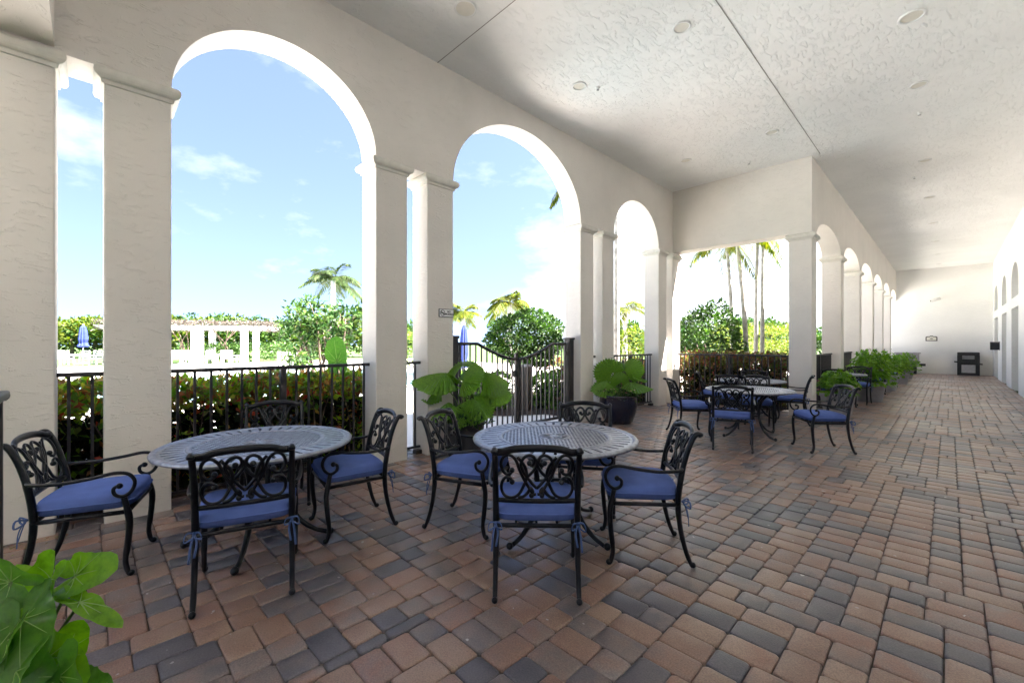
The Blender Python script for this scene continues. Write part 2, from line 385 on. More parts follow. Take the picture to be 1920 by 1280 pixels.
# corridor arcade
XI, XQ = -1.92, -2.32
cor = thing('corridor_arcade', 'long cream arcade of low arches along the left side of the corridor', 'arcade')
KY = [10.27+.0] + [10.33+3.22*k for k in range(1, 7)]
ys = []
def zc(y):
    for k in range(6):
        y0 = KY[k]+.42; y1 = KY[k+1]
        if y0 < y < y1: return ell(y, y0, y1, .43)
    return SPR
ys = [KY[0], 29.72]
for k in range(6): ys += arc_ys(KY[k]+.42, KY[k+1], 28)
ys = sorted(set(round(y, 6) for y in ys))
mb = MB(); arch_strip(mb, XQ, XI, ys, zc, CEIL); mb.build('wall', M['wall'], cor)
for k in range(6): column(cor, XQ, KY[k], XI, KY[k]+.42)
# the same arcade running on behind the camera
corb = thing('corridor_arcade', 'cream arcade continuing behind the viewpoint', 'arcade')
KB = [-.86-3.22*k for k in range(3)]
def zb(y):
    for k in range(2):
        y1 = KB[k]-.0; y0 = KB[k+1]+.42
        if y0 < y < y1: return ell(y, y0, y1, .43)
    return SPR
ys = [KB[2], KB[0]+.42]
for k in range(2): ys += arc_ys(KB[k+1]+.42, KB[k], 20)
ys = sorted(set(round(y, 6) for y in ys))
mb = MB(); arch_strip(mb, XQ, XI, ys, zb, CEIL); mb.build('wall', M['wall'], corb)
for k in range(3): column(corb, XQ, KB[k], XI, KB[k]+.42)

# ceiling with its control joints, roof over it
mb = MB(); mb.box(-5.36, -7.6, CEIL, -1.9, 10.9, CEIL+.42); mb.box(-2.40, 10.9, CEIL, -1.9, 30.1, CEIL+.42); mb.box(-1.9, -7.6, CEIL, 9, 30.1, CEIL+.42)
ceil = MB(); ceil.add([(-5.3, -7.55, CEIL-.004), (-5.3, 10.8, CEIL-.004), (-2.36, 10.8, CEIL-.004), (-2.36, 30, CEIL-.004), (1.6, 30, CEIL-.004), (1.6, -7.55, CEIL-.004)], [(0, 1, 2, 3, 4, 5)])
tag(mb.build('roof', M['wall']), kind='structure')
co = tag(ceil.build('ceiling', M['ceil']), kind='structure')
j = MB(); j.box(-4.784, 3.310, CEIL-.0075, -1.79, 3.319, CEIL-.005); j.box(-1.79, -7.5, CEIL-.0075, -1.780, 10.26, CEIL-.005)
j.build('control_joint', M['joint'], co)

# long building wall on the right with recessed doors and arched windows
XR = 1.41
bw = thing('building_wall', 'long white wall with recessed doors under arched windows along the corridor', 'wall')
OPEN = [(19.3, 21.3), (23.05, 24.95), (26.85, 28.8)]
mb = MB()
yy = -7.3
for (y0, y1) in OPEN+[(29.72, 29.72)]:
    mb.quad((XR, yy, -.05), (XR, y0, -.05), (XR, y0, CEIL), (XR, yy, CEIL))
    if y0 != y1:
        ysa = arc_ys(y0, y1, 20)
        mb.quad((XR, y0, 2.58), (XR, y1, 2.58), (XR, y1, 2.9), (XR, y0, 2.9))
        for z in (2.58, 2.9): mb.quad((XR, y0, z), (XR, y1, z), (XR+.28, y1, z), (XR+.28, y0, z))
        af = lambda y: 3.35+.62*math.sqrt(max(0, 1-((y-(y0+y1)/2)/((y1-y0)/2))**2))
        for a, b in zip(ysa, ysa[1:]):
            mb.quad((XR, a, af(a)), (XR, b, af(b)), (XR, b, CEIL), (XR, a, CEIL))
            mb.quad((XR, a, af(a)), (XR, b, af(b)), (XR+.28, b, af(b)), (XR+.28, a, af(a)), True)
        for y in (y0, y1):
            mb.quad((XR, y, -.05), (XR+.28, y, -.05), (XR+.28, y, 2.58), (XR, y, 2.58))
            mb.quad((XR, y, 2.9), (XR+.28, y, 2.9), (XR+.28, y, 3.35), (XR, y, 3.35))
        mb.quad((XR+.28, y0, -.05), (XR+.28, y1, -.05), (XR+.28, y1, 4.1), (XR+.28, y0, 4.1))
    yy = y1
mb.box(XR+.3, -7.3, -.05, XR+.5, 29.72, CEIL)
mb.build('wall', M['white_wall'], bw, recalc=False)
for i, (y0, y1) in enumerate(OPEN):
    d = MB(); d.box(XR+.20, y0+.02, 0, XR+.262, y1-.02, 2.56, .004)
    door = d.build('door', M['white'], bw)
    for a in (0, 1):
        w = (y1-y0)/2-.12
        g = MB(); g.box(XR+.19, y0+.1+a*(w+.06), .25, XR+.203, y0+.1+a*(w+.06)+w-.04, 2.4); g.build('pane', M['glass'], door)
    h = MB(); h.tube([(XR+.15, (y0+y1)/2-.08, .95), (XR+.15, (y0+y1)/2-.08, 1.25)], .012); h.box(XR+.15, (y0+y1)/2-.09, .98, XR+.2, (y0+y1)/2-.07, 1.0); h.box(XR+.15, (y0+y1)/2-.09, 1.2, XR+.2, (y0+y1)/2-.07, 1.22); h.build('handle', M['black'], door)
    f = MB(); f.box(XR+.2, y0+.01, 2.9, XR+.26, y0+.09, 3.4); f.box(XR+.2, y1-.09, 2.9, XR+.26, y1-.01, 3.4); f.box(XR+.2, y0+.09, 2.9, XR+.26, y1-.09, 2.98)
    c = (y0+y1)/2; f.box(XR+.2, c-.03, 2.98, XR+.26, c+.03, 3.95); f.box(XR+.2, y0+.09, 3.38, XR+.26, y1-.09, 3.44)
    win = f.build('window', M['white'], bw)
    g = MB(); g.box(XR+.235, y0+.02, 2.95, XR+.25, y1-.02, 3.96); g.build('pane', M['glass'], win)
ew = MB(); ew.box(XQ-.2, 29.72, -.05, XR+.5, 30.0, CEIL-.005); ew = tag(ew.build('end_wall', M['white_wall']), 'plain cream wall closing the far end of the corridor', 'wall')
# plinth strip of dark pavers along right wall is part of paving; wall-mounted things
bk = MB(); bk.box(XQ-.2, -7.6, -.05, XR+.5, -7.32, CEIL-.005); tag(bk.build('end_wall', M['white_wall']), 'unseen wall added behind the viewpoint to cut the light from there', 'wall')  # out of view, put here to hold back light from behind the camera
t = thing('wall_box', 'black square box mounted on the right hand wall near the far corner', 'box', (XR, 25.9, 1.38))
m = MB(); m.box(-.26, -.14, -.16, -.012, .14, .16, .012); m.build('body', M['black'], t); m = MB(); m.box(-.012, -.16, -.18, 0, .16, .18); m.build('mounting_plate', M['grey'], t)
t = thing('security_camera', 'small white bullet camera high on the far wall', 'camera', (-.42, 29.72, 3.62))
m = MB(); m.box(-.05, -.03, -.05, .05, 0, .05, .004); m.build('bracket', M['white'], t)
m = MB(); m.tube([(0, -.02, 0), (0, -.12, 0), (-.06, -.18, -.02)], .015); m.tube([(.10, -.2, .05), (-.20, -.30, -.05)], [.075, .075], 12); m.build('body', M['white'], t)
m = MB(); m.tube([(-.22, -.262, -.051), (-.235, -.264, -.055)], .04, 12); m.build('lens', M['ink'], t)
t = thing('plaque', 'small cream plaque with black scalloped border on the far wall', 'sign', (-.62, 29.72, 1.72))
def plaque_outline(w, h, e): return [(-w, -h), (w, -h), (w, h-e), (w-e, h-e), (w-e, h), (w*.3, h), (w*.25, h+e), (-w*.25, h+e), (-w*.3, h), (-w+e, h), (-w+e, h-e), (-w, h-e)]
def prism_y(mb, o, y0, y1):
    n = len(o); mb.add([(x, y0, z) for x, z in o]+[(x, y1, z) for x, z in o], [tuple(range(n)), tuple(range(2*n-1, n-1, -1))]+[(i, i+n, (i+1) % n+n, (i+1) % n) for i in range(n)])
m = MB(); prism_y(m, plaque_outline(.21, .115, .03), -.02, 0); m.build('border', M['ink'], t)
m = MB(); prism_y(m, plaque_outline(.175, .08, .025), -.026, -.0202); m.build('face', M['cream_sign'], t)
m = MB(); m.box(-.06, -.031, -.012, .06, -.0262, .012); m.box(-.03, -.031, -.04, .03, -.0262, -.03); m.box(-.03, -.031, .035, .03, -.0262, .045); m.build('lettering', M['ink'], t)

# rubbish bin by the far wall
t = thing('litter_bin', 'black litter bin with grey panels and a tilted tray at the far wall', 'bin', (.62, 29.3, 0))
m = MB(); m.box(-.36, -.26, 0, .36, .26, .09); m.box(-.36, -.26, .09, -.23, .26, .95); m.box(.23, -.26, .09, .36, .26, .95); m.box(-.23, -.24, .50, .23, .26, .66); m.box(-.23, -.1, .09, .23, .26, .5); m.box(-.36, -.27, .95, .36, .27, 1.07, .03); m.box(-.28, -.1, .64, .28, .26, .95)
m.build('body', M['black'], t)
m = MB(); m.box(-.225, -.225, .12, .225, -.2, .49, .01); m.build('front_panel', M['greypale'], t)
m = MB(); m.box(-.20, -.14, .74, .20, -.102, .92, .01); m.build('slot_panel', M['grey'], t)
m = MB(); m.add([(-.46, -.42, .60), (.44, -.42, .5), (.44, -.27, .5), (-.46, -.27, .60), (-.46, -.42, .66), (.44, -.42, .56), (.44, -.27, .56), (-.46, -.27, .66)], [(0, 3, 2, 1), (4, 5, 6, 7), (0, 1, 5, 4), (1, 2, 6, 5), (2, 3, 7, 6), (3, 0, 4, 7)]); m.build('tray', M['black'], t)
# grey counter at the far left corner
t = thing('serving_counter', 'grey counter with overhanging slab top in the far left corner', 'counter', (-1.42, 28.9, 0))
m = MB(); m.box(-.45, -.4, .35, .38, .4, .98, .01); m.build('cabinet', M['greypot'], t)
m = MB(); m.box(-.5, -.45, .98, .43, .45, 1.04, .008); m.build('top', M['grey'], t)
m = MB(); m.box(-.4, -.35, 0, .3, .35, .35); m.build('base', M['black'], t)
m = MB(); m.tube([(.38, -.1, .45), (.62, -.1, .45)], .06, 10); m.build('tap', M['black'], t)

# ceiling fittings
def downlight(x, y, r, label, lens='lens'):
    t = thing('ceiling_light', label, 'light', (x, y, CEIL-.005), 0, 'recessed ceiling lights')
    m = MB(); m.lathe([(r*1.22, 0), (r*1.22, -.008), (r*1.12, -.016), (r, -.013), (r*.97, -.003)], 28); m.build('trim', M['white'], t)
    m = MB(); m.add([(r*.97*math.cos(2*PI*k/28), r*.97*math.sin(2*PI*k/28), -.004) for k in range(28)], [tuple(range(27, -1, -1))]); m.build('lens', M[lens], t)
    return t
lights = [(-3.77, 5.08, .085, 'recessed ceiling light over the gate arch, nearest the wide arch'), (-3.77, 8.69, .085, 'recessed ceiling light above the third arch near the far beam'),
          (-2.22, 5.0, .085, 'faint recessed ceiling light mid ceiling left of the long joint'), (-2.2, 8.61, .085, 'recessed ceiling light left of the joint near the far beam'),
          (-.31, 8.55, .085, 'brightest yellowish recessed light right of the long ceiling joint'), (-.30, 6.71, .10, 'large pale recessed fitting at the upper right of the ceiling')]
for a in lights: downlight(*a)
for k, y in enumerate((12.17, 15.3, 18.6, 22, 25.2, 28.3)):
    downlight(-.35, y, .085, ['first', 'second', 'third', 'fourth', 'fifth', 'last'][k]+' recessed light of the row running down the corridor ceiling')
t = thing('ceiling_speaker', 'round tan ceiling speaker beside the cross joint', 'speaker', (-3.79, 3.0, CEIL-.005))
m = MB(); m.lathe([(.125, 0), (.125, -.01), (.112, -.014), (.105, -.008)], 30); m.build('rim', M['white'], t)
m = MB(); m.add([(.105*math.cos(2*PI*k/30), .105*math.sin(2*PI*k/30), -.008) for k in range(30)], [tuple(range(29, -1, -1))]); m.build('grille', M['lens'], t)
for x, y, w in ((-3.6, 5.3, 'beside the light over the gate arch'), (-.34, 9.6, 'just beyond the yellowish light'), (-.55, 13.2, 'between the first two corridor lights'), (-2.9, 9.7, 'close to the far cross beam')):
    t = thing('sprinkler_head', 'small white fire sprinkler '+w, 'sprinkler', (x, y, CEIL-.005), 0, 'fire sprinklers in the ceiling')
    m = MB(); m.lathe([(.04, 0), (.036, -.006), (.012, -.008), (.010, -.035)], 14); m.build('escutcheon', M['white'], t)
    m = MB(); m.lathe([(.001, -.036), (.022, -.038), (.022, -.041), (.001, -.042)], 12); m.build('deflector', M['grey'], t)

# ------------------------------------------------------------------ railings and gate
def knob_end(mb, p): mb.ball(p, .026, 10, 6)
bal_mb = MB(); bal_mb.box(-.0105, -.0105, .10, .0105, .0105, 1.185)
bal_proto = None
def railing(p0, p1, label, posts=(), n=None, foot0=False, foot1=False, over0=0, over1=0):
    global bal_proto
    p0 = Vector((*p0, 0)); p1 = Vector((*p1, 0)); d = (p1-p0); Ln = d.length; rz = math.atan2(d.y, d.x)
    t = thing('railing', label, 'railing', p0, rz, 'bronze railings between the columns')
    m = MB(); m.box(-over0, -.024, 1.185, Ln+over1, .024, 1.222, .008)
    if over0: knob_end(m, (-over0, 0, 1.196))
    if over1: knob_end(m, (Ln+over1, 0, 1.196))
    m.build('top_rail', M['rail'], t)
    m = MB(); m.box(0, -.016, .075, Ln, .016, .102); m.build('bottom_rail', M['rail'], t)
    for x in posts:
        m = MB(); m.box(x-.028, -.028, -.02, x+.028, .028, 1.184); m.box(x-.06, -.06, -.02, x+.06, .06, .012); m.build('post', M['rail'], t)
    n = n or max(2, round(Ln/.122))
    for i in range(n):
        x = Ln*(i+.5)/n
        if any(abs(x-q) < .05 for q in posts): continue
        if bal_proto is None: b = bal_proto = bal_mb.build('baluster', M['rail'], t)
        else: b = bal_proto.copy(); COL.objects.link(b); b.parent = t
        b.location = (x, 0, 0)
    for x in ([.03] if foot0 else [])+([Ln-.03] if foot1 else []):
        m = MB(); m.box(x-.055, -.05, -.02, x+.055, .05, .05, .01); m.build('foot', M['rail'], t)
    return t
RX = -4.97
railing((RX, -.18), (RX, .09), 'short railing in the slit between the two leftmost columns', n=2)
railing((RX, .52), (RX, 2.44), 'railing under the nearest tall arch behind the left table', posts=(.955,), n=15, over1=.02)
railing((RX, 2.862), (RX, 3.162), 'narrow railing in the slit left of the no smoking column', n=2, foot0=True, foot1=True)
railing((RX, 6.905), (RX, 7.212), 'narrow railing in the slit right of the gate', n=2)
railing((RX, 7.615), (RX, 9.54), 'railing under the third arch behind the blue pot', posts=(.96,), foot1=True)
railing((RX, 9.947), (RX, 10.27), 'narrow railing beside the far corner column', n=2)
railing((XL+.03, 10.46), (XQ, 10.46), 'railing under the far cross beam in front of red croton hedge', posts=(1.22,), n=20)
for k in range(6):
    railing((-2.12, KY[k]+.42), (-2.12, KY[k+1]), ['first', 'second', 'third', 'fourth', 'fifth', 'last'][k]+' corridor railing counted from the big corner column', posts=(1.4,))
railing((-3.22, -.3), (XQ, -.3), 'railing end at the left edge of the picture against the leftmost column', posts=(), foot0=True, over0=.04)

def gate_leaf(y0, y1, hinge, label):
    t = thing('gate_leaf', label, 'gate', (RX, hinge, 0), PI/2)
    s = 1 if y1 > y0 else -1; Ln = abs(y1-y0)
    def top(x):
        f = x/Ln
        if f < .30: return 1.455
        g = (f-.30)/.70; return 1.455-.255*(1-(1-g)**2)*(.75+.25*g)
    xs = [0.0, .30*Ln*.5, .28*Ln] + [Ln*(.30+.70*i/10) for i in range(11)]
    m = MB(); m.tube([(s*x, 0, top(x)) for x in xs], .024, 8); m.build('top_rail', M['rail'], t)
    m = MB(); m.box(min(0, s*Ln), -.018, .10, max(0, s*Ln), .018, .14); m.build('bottom_rail', M['rail'], t)
    m = MB(); m.box(min(0, s*.04), -.022, .06, max(0, s*.04), .022, 1.45); m.build('stile', M['rail'], t)
    m = MB(); m.box(min(s*(Ln-.05), s*Ln), -.024, .06, max(s*(Ln-.05), s*Ln), .024, 1.30 if hinge < 5 else 1.21); m.build('stile', M['rail'], t)
    n = 11
    for i in range(1, n):
        x = s*Ln*i/n; m = MB(); m.box(x-.0095, -.0095, .12, x+.0095, .0095, top(abs(x))-.01); m.build('baluster', M['rail'], t)
    return t
gl = gate_leaf(3.80, 5.01, 3.80, 'left leaf of the dark metal gate with a swooping top rail')
m = MB(); m.box(1.12, -.05, .92, 1.2, .05, 1.02, .01); m.build('latch', M['rail'], gl)
gate_leaf(6.28, 5.03, 6.28, 'right leaf of the dark metal gate with a swooping top rail')
for y, lab in ((3.69, 'dark square gate post beside the no smoking column'), (6.38, 'dark square gate post at the right of the gate')):
    t = thing('gate_post', lab, 'post', (RX, y, 0))
    m = MB(); m.box(-.065, -.065, -.03, .065, .065, 1.53, .006); m.build('shaft', M['rail'], t)
    m = MB(); m.box(-.08, -.08, 1.53, .08, .08, 1.57, .008); m.build('cap', M['rail'], t)
    m = MB()
    for z in (.3, 1.25): m.box(-.04, .065 if y < 5 else -.12, z, .04, .115 if y < 5 else -.065, z+.08)
    m.build('hinge', M['rail'], t)

# no smoking sign
def text(body, size, parent, loc, rot, mat):
    c = bpy.data.curves.new('lettering', 'FONT'); c.body = body; c.size = size; c.align_x = 'CENTER'; c.align_y = 'CENTER'; c.extrude = .0012; c.offset = .0012
    tmp = bpy.data.objects.new('tmp', c); COL.objects.link(tmp); dg = bpy.context.evaluated_depsgraph_get(); dg.update()
    me = bpy.data.meshes.new_from_object(tmp.evaluated_get(dg)); bpy.data.objects.remove(tmp); bpy.data.curves.remove(c); me.materials.clear(); me.materials.append(mat)
    o = bpy.data.objects.new('lettering', me); COL.objects.link(o); o.parent = parent; o.location = loc; o.rotation_euler = rot; return o
sg = thing('no_smoking_sign', 'small white no smoking sign with black border on the column by the gate', 'sign', (XL, 3.455, 1.87))
m = MB(); m.box(.0, -.122, -.056, .010, .122, .056, .004); m.build('border', M['ink'], sg)
m = MB(); m.box(.0102, -.114, -.048, .0125, .114, .048); m.build('face', M['white'], sg)
m = MB()
cy = -.066
for a in range(24):
    a0, a1 = 2*PI*a/24, 2*PI*(a+1)/24
    m.quad(*[(.0140, cy+r*math.cos(q), r*math.sin(q)) for r, q in ((.040, a0), (.040, a1), (.032, a1), (.032, a0))])
m.quad((.0142, cy-.030, .022), (.0142, cy-.022, .030), (.0142, cy+.030, -.022), (.0142, cy+.022, -.030))
m.box(.0128, cy-.026, -.007, .0138, cy+.024, .005)
m.build('symbol', M['ink'], sg)
for s, z in (('NO', .018), ('SMOKING', -.016)): text(s, .034, sg, (.0128, .038, z), (PI/2, 0, PI/2), M['ink'])

# ------------------------------------------------------------------ chairs
POSTC = [(-.205, .40), (-.213, .50), (-.232, .62), (-.262, .74), (-.292, .82), (-.318, .862), (-.340, .866), (-.350, .852)]
def post_y(z):
    for (y0, z0), (y1, z1) in zip(POSTC, POSTC[1:6]):
        if z0 <= z <= z1: return y0+(y1-y0)*(z-z0)/(z1-z0)
    return -.318 if z > .8 else -.205
def back_pt(p, q):
    """panel coordinates (-1..1, 0..1) to local metres"""
    x = p*.212; z = .565+q*.275; return (x, post_y(z)-.018*(1-p*p), z)
def make_chair():
    t = thing('patio_chair', '', 'chair', (0, 0, 0))
    fl = ((0, 1, 0), .62)
    # cushion
    n = 16; vs = []; fs = []
    for sgn in (1, -1):
        for i in range(n+1):
            for k in range(n+1):
                u = -1+2*i/n; v = -1+2*k/n
                u2 = math.copysign(1-(1-abs(u))**1.6, u); v2 = math.copysign(1-(1-abs(v))**1.6, v)
                e = max(0, (1-abs(u2)**7))*max(0, (1-abs(v2)**7))
                hw = .244+.022*(v2+1)/2
                cr = 1-.10*abs(u2)**3*abs(v2)**3
                vs.append((hw*u2*cr, .012+.240*v2*cr, .470+sgn*(.050 if sgn > 0 else .052)*e**.24+(.010*(1-u2*u2)*(1-v2*v2) if sgn > 0 else 0)))
    q = (n+1)**2
    for sgn in (0, 1):
        for i in range(n):
            for k in range(n):
                f = [sgn*q+i*(n+1)+k, sgn*q+(i+1)*(n+1)+k, sgn*q+(i+1)*(n+1)+k+1, sgn*q+i*(n+1)+k+1]
                fs.append(f if sgn == 0 else f[::-1])
    m = MB(); m.add(vs, fs, True); cu = m.build('seat_cushion', M['cushion'], t)
    m = MB(); ring = []
    for k in range(40):
        a = 2*PI*k/40; u = math.copysign(abs(math.cos(a))**.3, math.cos(a)); v = math.copysign(abs(math.sin(a))**.3, math.sin(a))
        hw = .246+.022*(v+1)/2; ring.append((hw*u*.99, .012+.242*v*.99, .470))
    m.tube(ring+ring[:1], .0045, 6, caps=False); m.build('piping', M['cushion'], cu)
    for s in (-1, 1):
        m = MB(); x, y, z = s*.236, -.228, .425
        for a, b in (((.03*s, -.04, -.03), (.015*s, -.03, -.075)), ((-.03*s, -.045, -.02), (-.02*s, -.04, -.07))):
            m.tube(crom([(x, y, z), (x+a[0], y+a[1], z+.012), (x+a[0]*1.3, y+a[1]*1.1, z+a[2]), (x+b[0]*.4, y+b[1]*.6, z-.02), (x, y-.01, z)], 4), .0055, 5, flat=((1, 0, 0), .5))
        m.tube(crom([(x, y-.01, z), (x+.012*s, y-.035, z-.06), (x+.02*s, y-.04, z-.15)], 5), [.006]*11, 5, flat=((0, 1, 0), .4))
        m.tube(crom([(x, y-.01, z), (x-.015*s, y-.03, z-.05), (x-.005*s, y-.045, z-.12)], 5), [.006]*11, 5, flat=((0, 1, 0), .4))
        m.ball((x, y-.012, z), .011, 6, 4); m.build('tie', M['tie'], cu)
    # seat frame
    m = MB(); fr = [(-.236, -.212), (.236, -.212), (.256, .222), (-.256, .222)]
    for a, b in zip(fr, fr[1:]+fr[:1]): m.tube([(a[0], a[1], .402), (b[0], b[1], .402)], .014, 6)
    for x in (-.12, 0, .12): m.tube([(x, -.21, .405), (x, .22, .405)], .009, 4)
    m.build('seat_frame', M['iron'], t)
    for s in (-1, 1):
        m = MB(); m.tube(crom([(s*.236, y, z) for y, z in POSTC], 4), [.019]*9+[.0175]*8+[.017]*8+[.019, .020, .019, .017], 8); m.build('back_post', M['iron'], t)
        m = MB(); m.tube(crom([(s*.236, y, z) for y, z in ((-.206, .412), (-.210, .33), (-.226, .22), (-.256, .10), (-.286, .025), (-.298, .008))], 4), [.0185]*5+[.017]*5+[.0155]*5+[.014]*6, 8)
        m.ball((s*.236, -.300, .017), .019, 8, 6); m.build('leg', M['iron'], t)
        m = MB(); m.tube(crom([(s*.258, y, z) for y, z in ((.205, .498), (.218, .43), (.232, .34), (.224, .21), (.212, .10), (.224, .03), (.236, .010))], 4), [.016]*5+[.019]*5+[.018]*5+[.0155]*5+[.0145]*5, 8)
        m.ball((s*.258, .240, .017), .019, 8, 6); m.build('leg', M['iron'], t)
        m = MB(); P = [(.240, -.236, .645), (.262, -.205, .631), (.283, -.08, .626), (.288, .06, .640), (.286, .165, .657), (.282, .232, .643), (.276, .262, .592), (.271, .245, .533), (.268, .205, .504), (.267, .165, .520), (.267, .158, .556), (.267, .182, .574)]
        m.tube(crom([(s*a, b, c) for a, b, c in P], 5), .0112, 7); m.ball((s*.267, .186, .571), .0185, 8, 6); m.build('arm', M['iron'], t)
    # back panel: crest rail, lower rail, scrolls
    m = MB()
    crest = []
    for i in range(25):
        p = -1+2*i/24; z = .848+.030*(1-abs(p)**2.2)-.010*math.exp(-((abs(p)-.82)/.12)**2); crest.append((p*.228, -.300-.02*(1-p*p)-(z-.848)*.5, z))
    m.tube(crest, .022, 8, flat=((0, 1, 0), .6))
    m.tube([(p*.23, post_y(.55)-.018*(1-p*p), .553) for p in lin(-1, 1, 10)], .0145, 8, flat=((0, 1, 0), .8))
    sp = [
        [(-.66, .63), (-.70, .56), (-.82, .54), (-.93, .64), (-.95, .80), (-.86, .94), (-.70, .97), (-.56, .86), (-.47, .66), (-.36, .46), (-.22, .26), (-.10, .12), (-.02, .10)],
        [(-.66, .37), (-.71, .45), (-.84, .46), (-.94, .34), (-.95, .18), (-.85, .05), (-.66, .02), (-.48, .10), (-.36, .27), (-.27, .48), (-.30, .68), (-.40, .82), (-.52, .93)],
        [(-.20, .80), (-.13, .74), (-.05, .82), (-.08, .93), (-.20, .98), (-.34, .92), (-.42, .78), (-.36, .60), (-.22, .44), (-.08, .30), (0, .24)],
        [(-.50, .02), (-.36, .05), (-.24, .14), (-.17, .24), (-.10, .17), (-.14, .08)],
        [(-.27, .48), (-.12, .60), (-.02, .74), (0, .90)],
    ]
    for s in (1, -1):
        for c in sp:
            k = 5; pts = crom([back_pt(p*s, q) for p, q in c], k)
            r = [.0098]*len(pts); m.tube(pts, r, 6, flat=((0, 1, 0), .75))
        for p, q in ((-.66, .63), (-.66, .37), (-.20, .80), (-.14, .08)): m.ball(back_pt(p*s, q), .0165, 8, 5)
    m.build('back_panel', M['iron'], t)
    return t

# ------------------------------------------------------------------ round lattice table
TR = .635
def make_table():
    t = thing('patio_table', '', 'table')
    zt = .735
    m = MB()
    # rolled rim
    m.lathe([(TR-.045, zt-.012), (TR-.04, zt-.002), (TR-.022, zt+.003), (TR-.006, zt-.002), (TR, zt-.012), (TR-.004, zt-.024), (TR-.02, zt-.030), (TR-.045, zt-.022)], 96)
    m.build('rim', M['irontop'], t)
    def plate(m, outer, inner, z0, z1):
        n = len(outer); vs = [(x, y, z1) for x, y in outer]+[(x, y, z1) for x, y in inner]+[(x, y, z0) for x, y in outer]+[(x, y, z0) for x, y in inner]
        fs = []
        for i in range(n):
            k = (i+1) % n
            fs += [(i, k, n+k, n+i), (2*n+k, 2*n+i, 3*n+i, 3*n+k), (n+i, n+k, 3*n+k, 3*n+i)]
        m.add(vs, fs)
    # radial slotted band
    m = MB(); r0, r1 = .432, TR-.043; ns = 44
    for i in range(ns):
        a0, a1 = 2*PI*i/ns, 2*PI*(i+1)/ns; o = []; inn = []
        for (fr, fa) in ((0, 0), (0, .5), (0, 1), (.5, 1), (1, 1), (1, .5), (1, 0), (.5, 0)):
            r = r0+(r1-r0)*fr; a = a0+(a1-a0)*fa; o.append((r*math.cos(a), r*math.sin(a)))
            f2 = .14+.72*fr; g2 = .5+(fa-.5)*(.30 if fr == .5 else .16 if fr == 0 else .30)
            if fr in (0, 1) and fa == .5: f2 += -.05 if fr == 0 else .05
            r = r0+(r1-r0)*f2; a = a0+(a1-a0)*g2; inn.append((r*math.cos(a), r*math.sin(a)))
        plate(m, o, inn, zt-.016, zt-.004)
    m.build('slotted_band', M['irontop'], t)
    # woven lattice of small holes
    m = MB(); g = .0275; K = 16
    for i in range(-K, K):
        for k in range(-K, K):
            x0, y0 = i*g, k*g; cx, cy = x0+g/2, y0+g/2
            if math.hypot(cx, cy) > .430 or math.hypot(cx, cy) < .10: continue
            o = [(x0, y0), (cx, y0), (x0+g, y0), (x0+g, cy), (x0+g, y0+g), (cx, y0+g), (x0, y0+g), (x0, cy)]
            h = g*(.43 if (i+k) % 2 else .27); e = .62 if (i+k) % 2 else 1.0
            inn = [(cx-h*e, cy-h*e), (cx, cy-h), (cx+h*e, cy-h*e), (cx+h, cy), (cx+h*e, cy+h*e), (cx, cy+h), (cx-h*e, cy+h*e), (cx-h, cy)]
            plate(m, o, inn, zt-.015, zt-.005)
    m.build('lattice', M['irontop'], t)
    m = MB(); m.lathe([(.405, zt-.018), (.408, zt-.002), (.418, zt+.001), (.432, zt+.001), (.440, zt-.002), (.442, zt-.018)], 80); m.build('inner_ring', M['irontop'], t)
    m = MB(); m.lathe([(.128, zt-.018), (.126, zt-.003), (.12, zt-.001), (.05, zt-.004), (.03, zt+.002), (.001, zt+.004)], 40)
    for k in range(12):
        a = 2*PI*k/12; m.tube([(.03*math.cos(a), .03*math.sin(a), zt), (.075*math.cos(a), .075*math.sin(a), zt+.002), (.115*math.cos(a), .115*math.sin(a), zt)], [.004, .013, .004], 6, flat=((0, 0, 1), .35))
    m.build('medallion', M['irontop'], t)
    m = MB(); m.lathe([(.40, zt-.05), (.40, zt-.018), (.425, zt-.018), (.425, zt-.05), (.40, zt-.05)], 48); m.build('apron', M['iron'], t)
    for k in range(4):
        a = PI/4+k*PI/2; ca, sa = math.cos(a), math.sin(a)
        m = MB()
        m.tube(crom([(r*ca, r*sa, z) for r, z in ((.41, .70), (.33, .66), (.235, .56), (.195, .42), (.20, .28), (.26, .15), (.36, .065), (.45, .03), (.475, .028))], 5), [.021]*20+[.019]*10+[.017]*11, 8)
        m.ball((.485*ca, .485*sa, .030), .026, 8, 6, 1.0)
        m.tube(crom([(r*ca, r*sa, z) for r, z in ((.30, .70), (.20, .66), (.14, .58), (.16, .50), (.20, .52), (.19, .56))], 5), .012, 6)
        m.build('leg', M['iron'], t)
    m = MB(); m.lathe([(.165, .325), (.20, .325), (.20, .345), (.165, .345), (.165, .325)], 32); m.build('brace_ring', M['iron'], t)
    return t

CH0, TB0 = make_chair(), make_table(); first = {'c': True, 't': True}
def put(kind, x, y, rz, label, group):
    p = CH0 if kind == 'c' else TB0
    if first[kind]: first[kind] = False; o = p
    else: o = dup(p)
    o.location = (x, y, 0); o.rotation_euler = (0, 0, rz); o['label'] = label; o['group'] = group; return o
def chair(cx, cy, fx, fy, label):
    """rear feet centre and facing direction"""
    l = math.hypot(fx, fy); fx /= l; fy /= l
    return put('c', cx+fx*.30, cy+fy*.30, math.atan2(-fx, fy), label, 'blue cushioned patio chairs')
def table(x, y, rz, label): return put('t', x, y, rz, label, 'round cast metal patio tables')
table(-3.56, .90, .25, 'round lattice table nearest the left columns')
table(-2.17, 2.60, .78, 'round lattice table in front of the gate, in the centre')
table(-2.24, 7.50, .3, 'third round table, front one of the far group by the corner column')
table(-2.80, 9.40, .6, 'round table furthest back in the alcove against the far railing')
